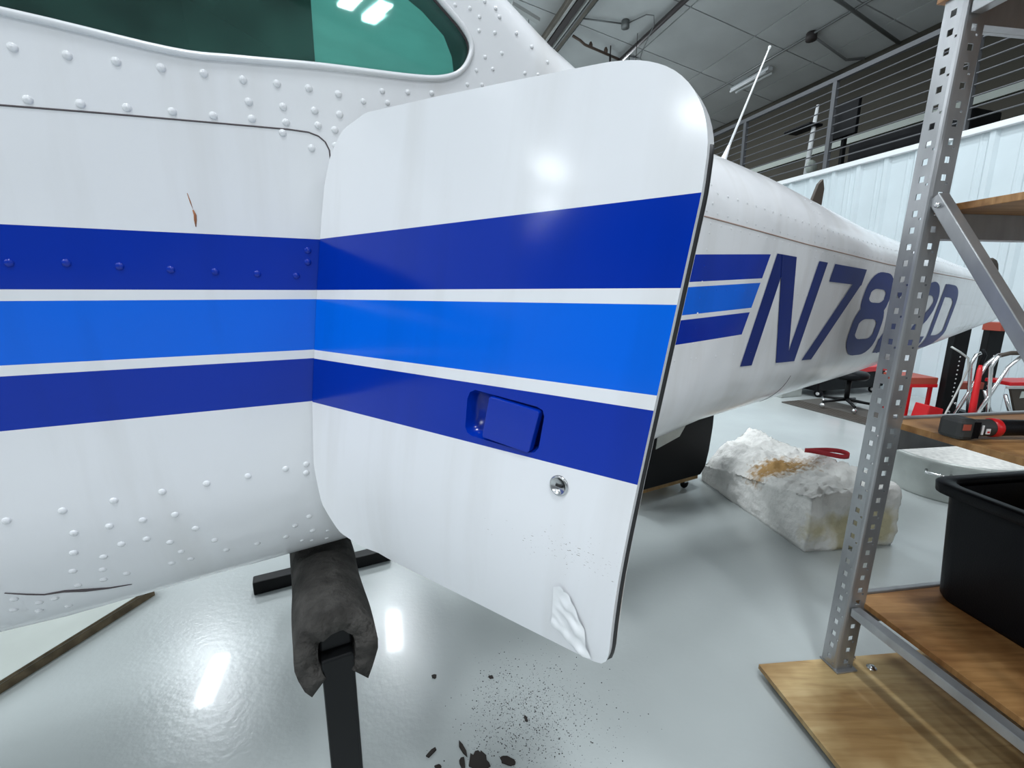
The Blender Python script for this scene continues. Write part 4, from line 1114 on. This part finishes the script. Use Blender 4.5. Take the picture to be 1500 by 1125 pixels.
# black box on a dolly under the tail
db = thing('boxed_dolly', (0.95, 2.35, 0), 'black box on a wooden dolly with casters under the tail', 'dolly')
f0 = V3((0.60, 2.16, 0)); fdir = (V3((1.095, 2.424, 0)) - V3((0.68, 2.20, 0))).normalized(); fb = V3((-fdir.y, fdir.x, 0))
def dol(a, bb, c): return f0 + fdir * a + fb * bb + UP * c
MB().box(dol, 0.0, 0.52, 0.0, 0.24, 0.062, 0.085).build('board', M['ply'], db, bevel=0.002)
prof = [(-0.01, 0.086), (0.53, 0.086), (0.565, 0.13), (0.585, 0.22), (0.60, 0.36), (0.60, 0.50), (-0.01, 0.50)]
MB().prism([dol(a, -0.01, z) for a, z in prof], fb * 0.26).build('box_shell', M['black_plastic'], db, bevel=0.006)
MB().prism([dol(a, -0.013, z) for a, z in ((0.16, 0.30), (0.33, 0.345), (0.385, 0.42), (0.36, 0.47), (0.18, 0.47))], fb * 0.003).build('paper_patch', M['galv_dull'], db)
for a, bb in ((0.06, 0.04), (0.46, 0.04), (0.06, 0.20), (0.46, 0.20)):
    c = dol(a, bb, 0.028)
    k = MB().lathe(c, [(0.001, -0.010), (0.022, -0.010), (0.026, -0.006), (0.026, 0.006), (0.022, 0.010), (0.001, 0.010)], 14, axis=fb).build('caster', M['black_plastic'], db)
    MB().box(lambda x, y, z: c + fdir * x + fb * y + UP * z, -0.014, 0.014, -0.016, 0.016, 0.012, 0.035).build('fork', M['zinc'], k)

# pale sheet material lying at the far left
e0 = V3((-1.315, 1.500, 0)); e1 = V3((-1.445, 0.985, 0)); ed = (e1 - e0).normalized(); eo = V3((ed.y, -ed.x, 0))
if eo.x > 0: eo = -eo
def sht(a, bb, c): return e0 + ed * a + eo * bb + UP * c
sh = thing('board_stack', sht(0.6, 0.5, 0), 'pale board with raw wood edges lying on the floor at the far left', 'board')
MB().hexa([sht(0, 0, 0.030), sht(1.3, 0, 0.030), sht(1.3, 1.2, 0.030), sht(0.0, 1.2, 0.030), sht(0, 0, 0.041), sht(1.3, 0, 0.041), sht(1.3, 1.2, 0.041), sht(0, 1.2, 0.041)]).build('top_sheet', M['board_pale'], sh)
MB().box(sht, 0.002, 1.3, -0.0006, 0.001, 0.031, 0.040).build('sheet_edge', M['sheet_edge'], sh)
MB().hexa([sht(0.02, 0.004, 0.0), sht(1.3, 0.004, 0.0), sht(1.3, 1.2, 0.0), sht(0.05, 1.2, 0.0), sht(0.02, 0.004, 0.026), sht(1.3, 0.004, 0.026), sht(1.3, 1.2, 0.026), sht(0.05, 1.2, 0.026)]).build('under_sheet', M['sheet_edge'], sh)

# dark flakes and grit below the door
def flake(name, x, y, pts, rot, label, h=0.003):
    c, s_ = math.cos(rot), math.sin(rot)
    b = MB(); b.prism([V3((x + px * c - py * s_, y + px * s_ + py * c, 0.0003)) for px, py in pts], UP * h)
    solo(b, name, M['chip'], label, 'debris', 'dark flakes on the floor')
def ragged(rx, ry, n, seed, amp=0.35):
    rd = random.Random(seed)
    return [(rx * math.cos(2 * math.pi * i / n) * (1 + amp * (rd.random() - 0.5) * 2), ry * math.sin(2 * math.pi * i / n) * (1 + amp * (rd.random() - 0.5) * 2)) for i in range(n)]
flake('floor_flake', -0.078, 0.872, ragged(0.022, 0.030, 22, 3, 0.3), 0.3, 'largest ragged dark flake on the floor at the bottom of the view')
flake('floor_flake', -0.011, 0.876, ragged(0.019, 0.010, 14, 5, 0.2), -0.4, 'oval dark flake on the floor right of the largest flake')
flake('floor_flake', -0.122, 0.905, [(-0.022, 0.004), (-0.008, 0.006), (0.012, 0.004), (0.024, -0.001), (0.010, -0.004), (-0.010, -0.003)], -0.9, 'curled thin dark sliver on the floor left of the largest flake', 0.005)
flake('floor_flake', -0.196, 0.896, [(-0.014, 0.004), (0.004, 0.005), (0.014, 0.002), (0.012, -0.004), (-0.012, -0.004)], 0.9, 'straight short dark sliver on the floor beside the stand leg', 0.004)
flake('floor_flake', -0.175, 0.862, ragged(0.009, 0.006, 9, 9), 0, 'small dark crumb on the floor beneath the short sliver')
flake('floor_flake', -0.228, 1.118, ragged(0.0075, 0.0065, 10, 11), 0.2, 'lone black crumb on the bare floor between stand and door')
flake('floor_flake', -0.118, 0.872, ragged(0.007, 0.016, 10, 13), 0.3, 'narrow dark flake touching the left of the largest flake')
flake('floor_flake', 0.036, 0.985, ragged(0.004, 0.009, 8, 17), 0.3, 'thin dark grain on the speckled floor below the door corner')
flake('floor_flake', -0.062, 1.116, ragged(0.008, 0.005, 9, 19), -0.4, 'brownish crumb on the floor above the speckled patch')
b = MB(); rd = random.Random(5)
for i in range(2200):
    x = rd.gauss(0.03, 0.10); y = rd.gauss(1.00, 0.09); r = 0.0007 + 0.0016 * rd.random() ** 4
    if x < -0.11 and rd.random() < 0.8: continue
    a = rd.random() * 6.28
    b.add([V3((x + r * math.cos(a + k * 2.09), y + r * math.sin(a + k * 2.09), 0.0004)) for k in range(3)] + [V3((x, y, 0.0004 + r))], [(0, 1, 3), (1, 2, 3), (2, 0, 3)])
solo(b, 'floor_grit', M['grit'], 'fine dark grit scattered on the grey floor below the door', 'grit', kind='stuff', base=(0.03, 1.0, 0))

# ================================================================== far side of the hangar, under the tail
mt_ = thing('rubber_mat', hang(3.05, 4.55, 0), 'dark ribbed rubber mat on the floor under the tail', 'mat')
MB().box(hang, 2.62, 3.46, 3.93, 4.44, 0.001, 0.010).build('mat_sheet', M['mat_rubber'], mt_)
for k in range(6):
    MB().box(hang, 2.64, 3.45, 3.95 + 0.035 * k, 3.962 + 0.035 * k, 0.010, 0.013).build('rib', M['dark_brown'], mt_)
ct = thing('low_cart', hang(3.75, 4.9, 0), 'low black cart with a red edged top on casters under the tail', 'cart')
MB().box(hang, 3.50, 4.2, 4.44, 5.42, 0.07, 0.26).build('body', M['black_plastic'], ct, bevel=0.02)
MB().box(hang, 3.44, 4.2, 4.75, 5.44, 0.262, 0.315).build('red_top', M['red'], ct, bevel=0.006)
for w, q in ((3.53, 4.50), (3.53, 5.30), (4.1, 4.50), (4.1, 5.30)):
    k = MB().lathe(hang(w, q, 0.042), [(0.001, -0.018), (0.036, -0.018), (0.042, -0.010), (0.042, 0.010), (0.036, 0.018), (0.001, 0.018)], 14, axis=hang(0.3, 1, 0)).build('caster', M['black_plastic'], ct)
    MB().lathe(hang(w, q, 0.042), [(0.001, -0.021), (0.018, -0.021), (0.018, 0.021), (0.001, 0.021)], 10, axis=hang(0.3, 1, 0)).build('hub', M['label_white'], k)
solo(MB().box(hang, 3.62, 3.95, 4.10, 4.38, 0.0, 0.17), 'grey_crate', M['galv_dull'], 'plain grey box on the floor left of the low black cart', 'box', bevel=0.008)
rs = thing('rolling_stool', hang(3.07, 4.28, 0.01), 'black rolling stool with chrome casters on the rubber mat', 'stool')
cS = hang(3.07, 4.28, 0)
for k in range(5):
    a = 2 * math.pi * k / 5 + 0.62; p = cS + V3((0.22 * math.cos(a), 0.22 * math.sin(a), 0))
    lg = MB().tube([cS + UP * 0.10, p + UP * 0.075], [0.016, 0.011], 8).build('leg', M['black_steel'], rs)
    MB().lathe(p + UP * 0.038, [(0.001, -0.012), (0.022, -0.012), (0.025, 0), (0.022, 0.012), (0.001, 0.012)], 12, axis=V3((math.cos(a + 0.6), math.sin(a + 0.6), 0))).build('caster', M['zinc'], lg)
MB().tube([cS + UP * 0.09, cS + UP * 0.30], 0.022, 10).build('column', M['black_steel'], rs)
MB().lathe(cS + UP * 0.30, [(0.001, 0), (0.13, 0), (0.15, 0.02), (0.15, 0.05), (0.13, 0.07), (0.001, 0.075)], 24).build('seat', M['black_plastic'], rs)

def yd(px_x, y, z): return V3((px_x, y, z))
# shop press with two black uprights
pr = thing('shop_press', (4.0, 3.85, 0), 'black floor press with two perforated uprights and red beams', 'press')
for k, (x, y) in enumerate(((3.80, 3.83), (4.16, 3.90))):
    up = MB().box(lambda a, bb, c: V3((x + a, y + bb, c)), -0.065, 0.065, -0.03, 0.03, 0.03, 0.80).build('upright', M['black_steel'], pr, bevel=0.004)
    for i in range(10):
        MB().lathe(V3((x + 0.01, y - 0.0305, 0.22 + 0.038 * i)), [(0.001, 0.001), (0.0065, 0.001), (0.0065, 0.0)], 8, axis=(0, -1, 0)).build('hole', M['label_white'], up)
    for i, (dx, z) in enumerate(((0.012, 0.165), (0.045, 0.155), (0.0, 0.08))):
        MB().lathe(V3((x + dx, y - 0.031, z)), [(0.001, 0.010), (0.011, 0.008), (0.012, 0.0)], 8, axis=(0, -1, 0)).build('bolt', M['zinc'], up)
    MB().box(lambda a, bb, c: V3((x + a, y + bb, c)), -0.04, 0.04, -0.10, 0.25, 0.0, 0.03).build('foot', M['black_steel'], pr)
MB().box(world_frame, 4.09, 4.24, 3.79, 3.94, 0.78, 0.85).build('head_beam', M['dull_red'], pr, bevel=0.004)
MB().box(world_frame, 3.87, 4.11, 3.84, 3.92, 0.27, 0.33).build('bed_beam', M['dull_red'], pr, bevel=0.004)
bn = thing('red_bench', (3.55, 3.95, 0), 'low red bench with a brown top left of the black press', 'bench')
MB().box(world_frame, 3.48, 3.72, 3.86, 4.16, 0.31, 0.37).build('top', M['dull_red'], bn, bevel=0.004)
MB().box(world_frame, 3.48, 3.72, 3.855, 3.875, 0.285, 0.312).build('front_edge', M['red'], bn)
for x in (3.51, 3.69):
    for y in (3.89, 4.13): MB().beam((x, y, 0), (x, y, 0.31), 0.012, 0.012, up=(1, 0, 0)).build('leg', M['red'], bn)
bx = MB(); bx.hexa([V3(p) for p in ((3.47, 3.66, 0.0), (3.62, 3.66, 0.0), (3.62, 3.80, 0.0), (3.47, 3.80, 0.0), (3.50, 3.66, 0.17), (3.62, 3.66, 0.14), (3.62, 3.80, 0.14), (3.50, 3.80, 0.17))])
solo(bx, 'red_ramp', M['red'], 'small bright red wedge on the floor beneath the red bench', 'wedge', bevel=0.006)
fj = thing('floor_jack', (3.93, 3.60, 0), 'red floor jack with its long handle standing upright', 'jack')
MB().tube([(3.76, 3.56, 0.06), (3.765, 3.57, 0.20), (3.79, 3.60, 0.48), (3.80, 3.61, 0.52)], [0.026, 0.024, 0.018, 0.012], 10).build('handle', M['red'], fj)
MB().tube([(3.80, 3.61, 0.51), (3.83, 3.62, 0.60), (3.80, 3.62, 0.645)], 0.013, 8).build('grip', M['black_plastic'], fj)
MB().hexa([V3(p) for p in ((3.66, 3.46, 0.02), (3.86, 3.46, 0.02), (3.86, 3.80, 0.02), (3.66, 3.80, 0.02), (3.70, 3.48, 0.10), (3.82, 3.48, 0.10), (3.80, 3.78, 0.06), (3.72, 3.78, 0.06))]).build('body', M['black_plastic'], fj, bevel=0.01)
for x, y in ((3.65, 3.50), (3.87, 3.50), (3.65, 3.76), (3.87, 3.76)):
    MB().lathe((x, y, 0.03), [(0.001, -0.012), (0.03, -0.012), (0.03, 0.012), (0.001, 0.012)], 12, axis=(1, 0, 0)).build('wheel', M['black_steel'], fj)
solo(MB().tube([(3.62, 3.70, 0.66), (3.68, 3.68, 0.62), (3.74, 3.66, 0.57), (3.755, 3.66, 0.48), (3.70, 3.66, 0.28), (3.62, 3.64, 0.10), (3.56, 3.62, 0.012)], 0.008, 6), 'hose', M['galv_dull'], 'thin pale hose hanging beside the upright jack handle', 'hose')

# folding step stool with a red top step
ss = thing('step_stool', (4.15, 3.55, 0), 'folding step stool with red top step, chrome frame and black grip rail', 'step stool')
y0 = 3.58
for k, y in enumerate((3.50, 3.66)):
    MB().tube([(3.84, y, 0.02), (3.80, y, 0.30), (3.77, y, 0.52), (3.80, y, 0.60), (3.86, y, 0.625)], 0.013, 8).build('frame_tube', M['zinc'], ss)
    MB().tube([(3.70, y, 0.05), (3.80, y, 0.28), (3.90, y, 0.52), (3.98, y, 0.60), (4.06, y, 0.61)], 0.013, 8).build('frame_tube', M['zinc'], ss)
    MB().tube([(3.93, y, 0.30), (4.06, y, 0.02)], 0.013, 8).build('leg', M['zinc'], ss)
MB().tube([(3.82, 3.50, 0.615), (3.90, 3.50, 0.635), (4.05, 3.50, 0.635), (4.22, 3.50, 0.625)], 0.017, 8).build('grip_rail', M['dark_brown'], ss)
MB().box(world_frame, 3.93, 4.30, 3.48, 3.68, 0.375, 0.405).build('top_step', M['red'], ss, bevel=0.006)
MB().box(world_frame, 3.90, 4.30, 3.47, 3.485, 0.355, 0.372).build('step_edge', M['pale_steel'], ss)
MB().hexa([V3(p) for p in ((4.07, 3.49, 0.06), (4.40, 3.49, 0.06), (4.40, 3.51, 0.06), (4.07, 3.51, 0.06), (3.95, 3.49, 0.36), (4.30, 3.49, 0.36), (4.30, 3.51, 0.36), (3.95, 3.51, 0.36))]).build('riser_panel', M['dark_brown'], ss)
MB().hexa([V3(p) for p in ((4.035, 3.486, 0.275), (4.13, 3.486, 0.285), (4.13, 3.489, 0.285), (4.035, 3.489, 0.275), (4.04, 3.486, 0.33), (4.10, 3.486, 0.33), (4.10, 3.489, 0.33), (4.04, 3.489, 0.33))]).build('paper_label', M['label_grey'], ss)
MB().tube([(3.82, 3.46, 0.14), (4.1, 3.46, 0.115), (4.42, 3.46, 0.10)], 0.020, 8).build('lower_bar', M['black_plastic'], ss)
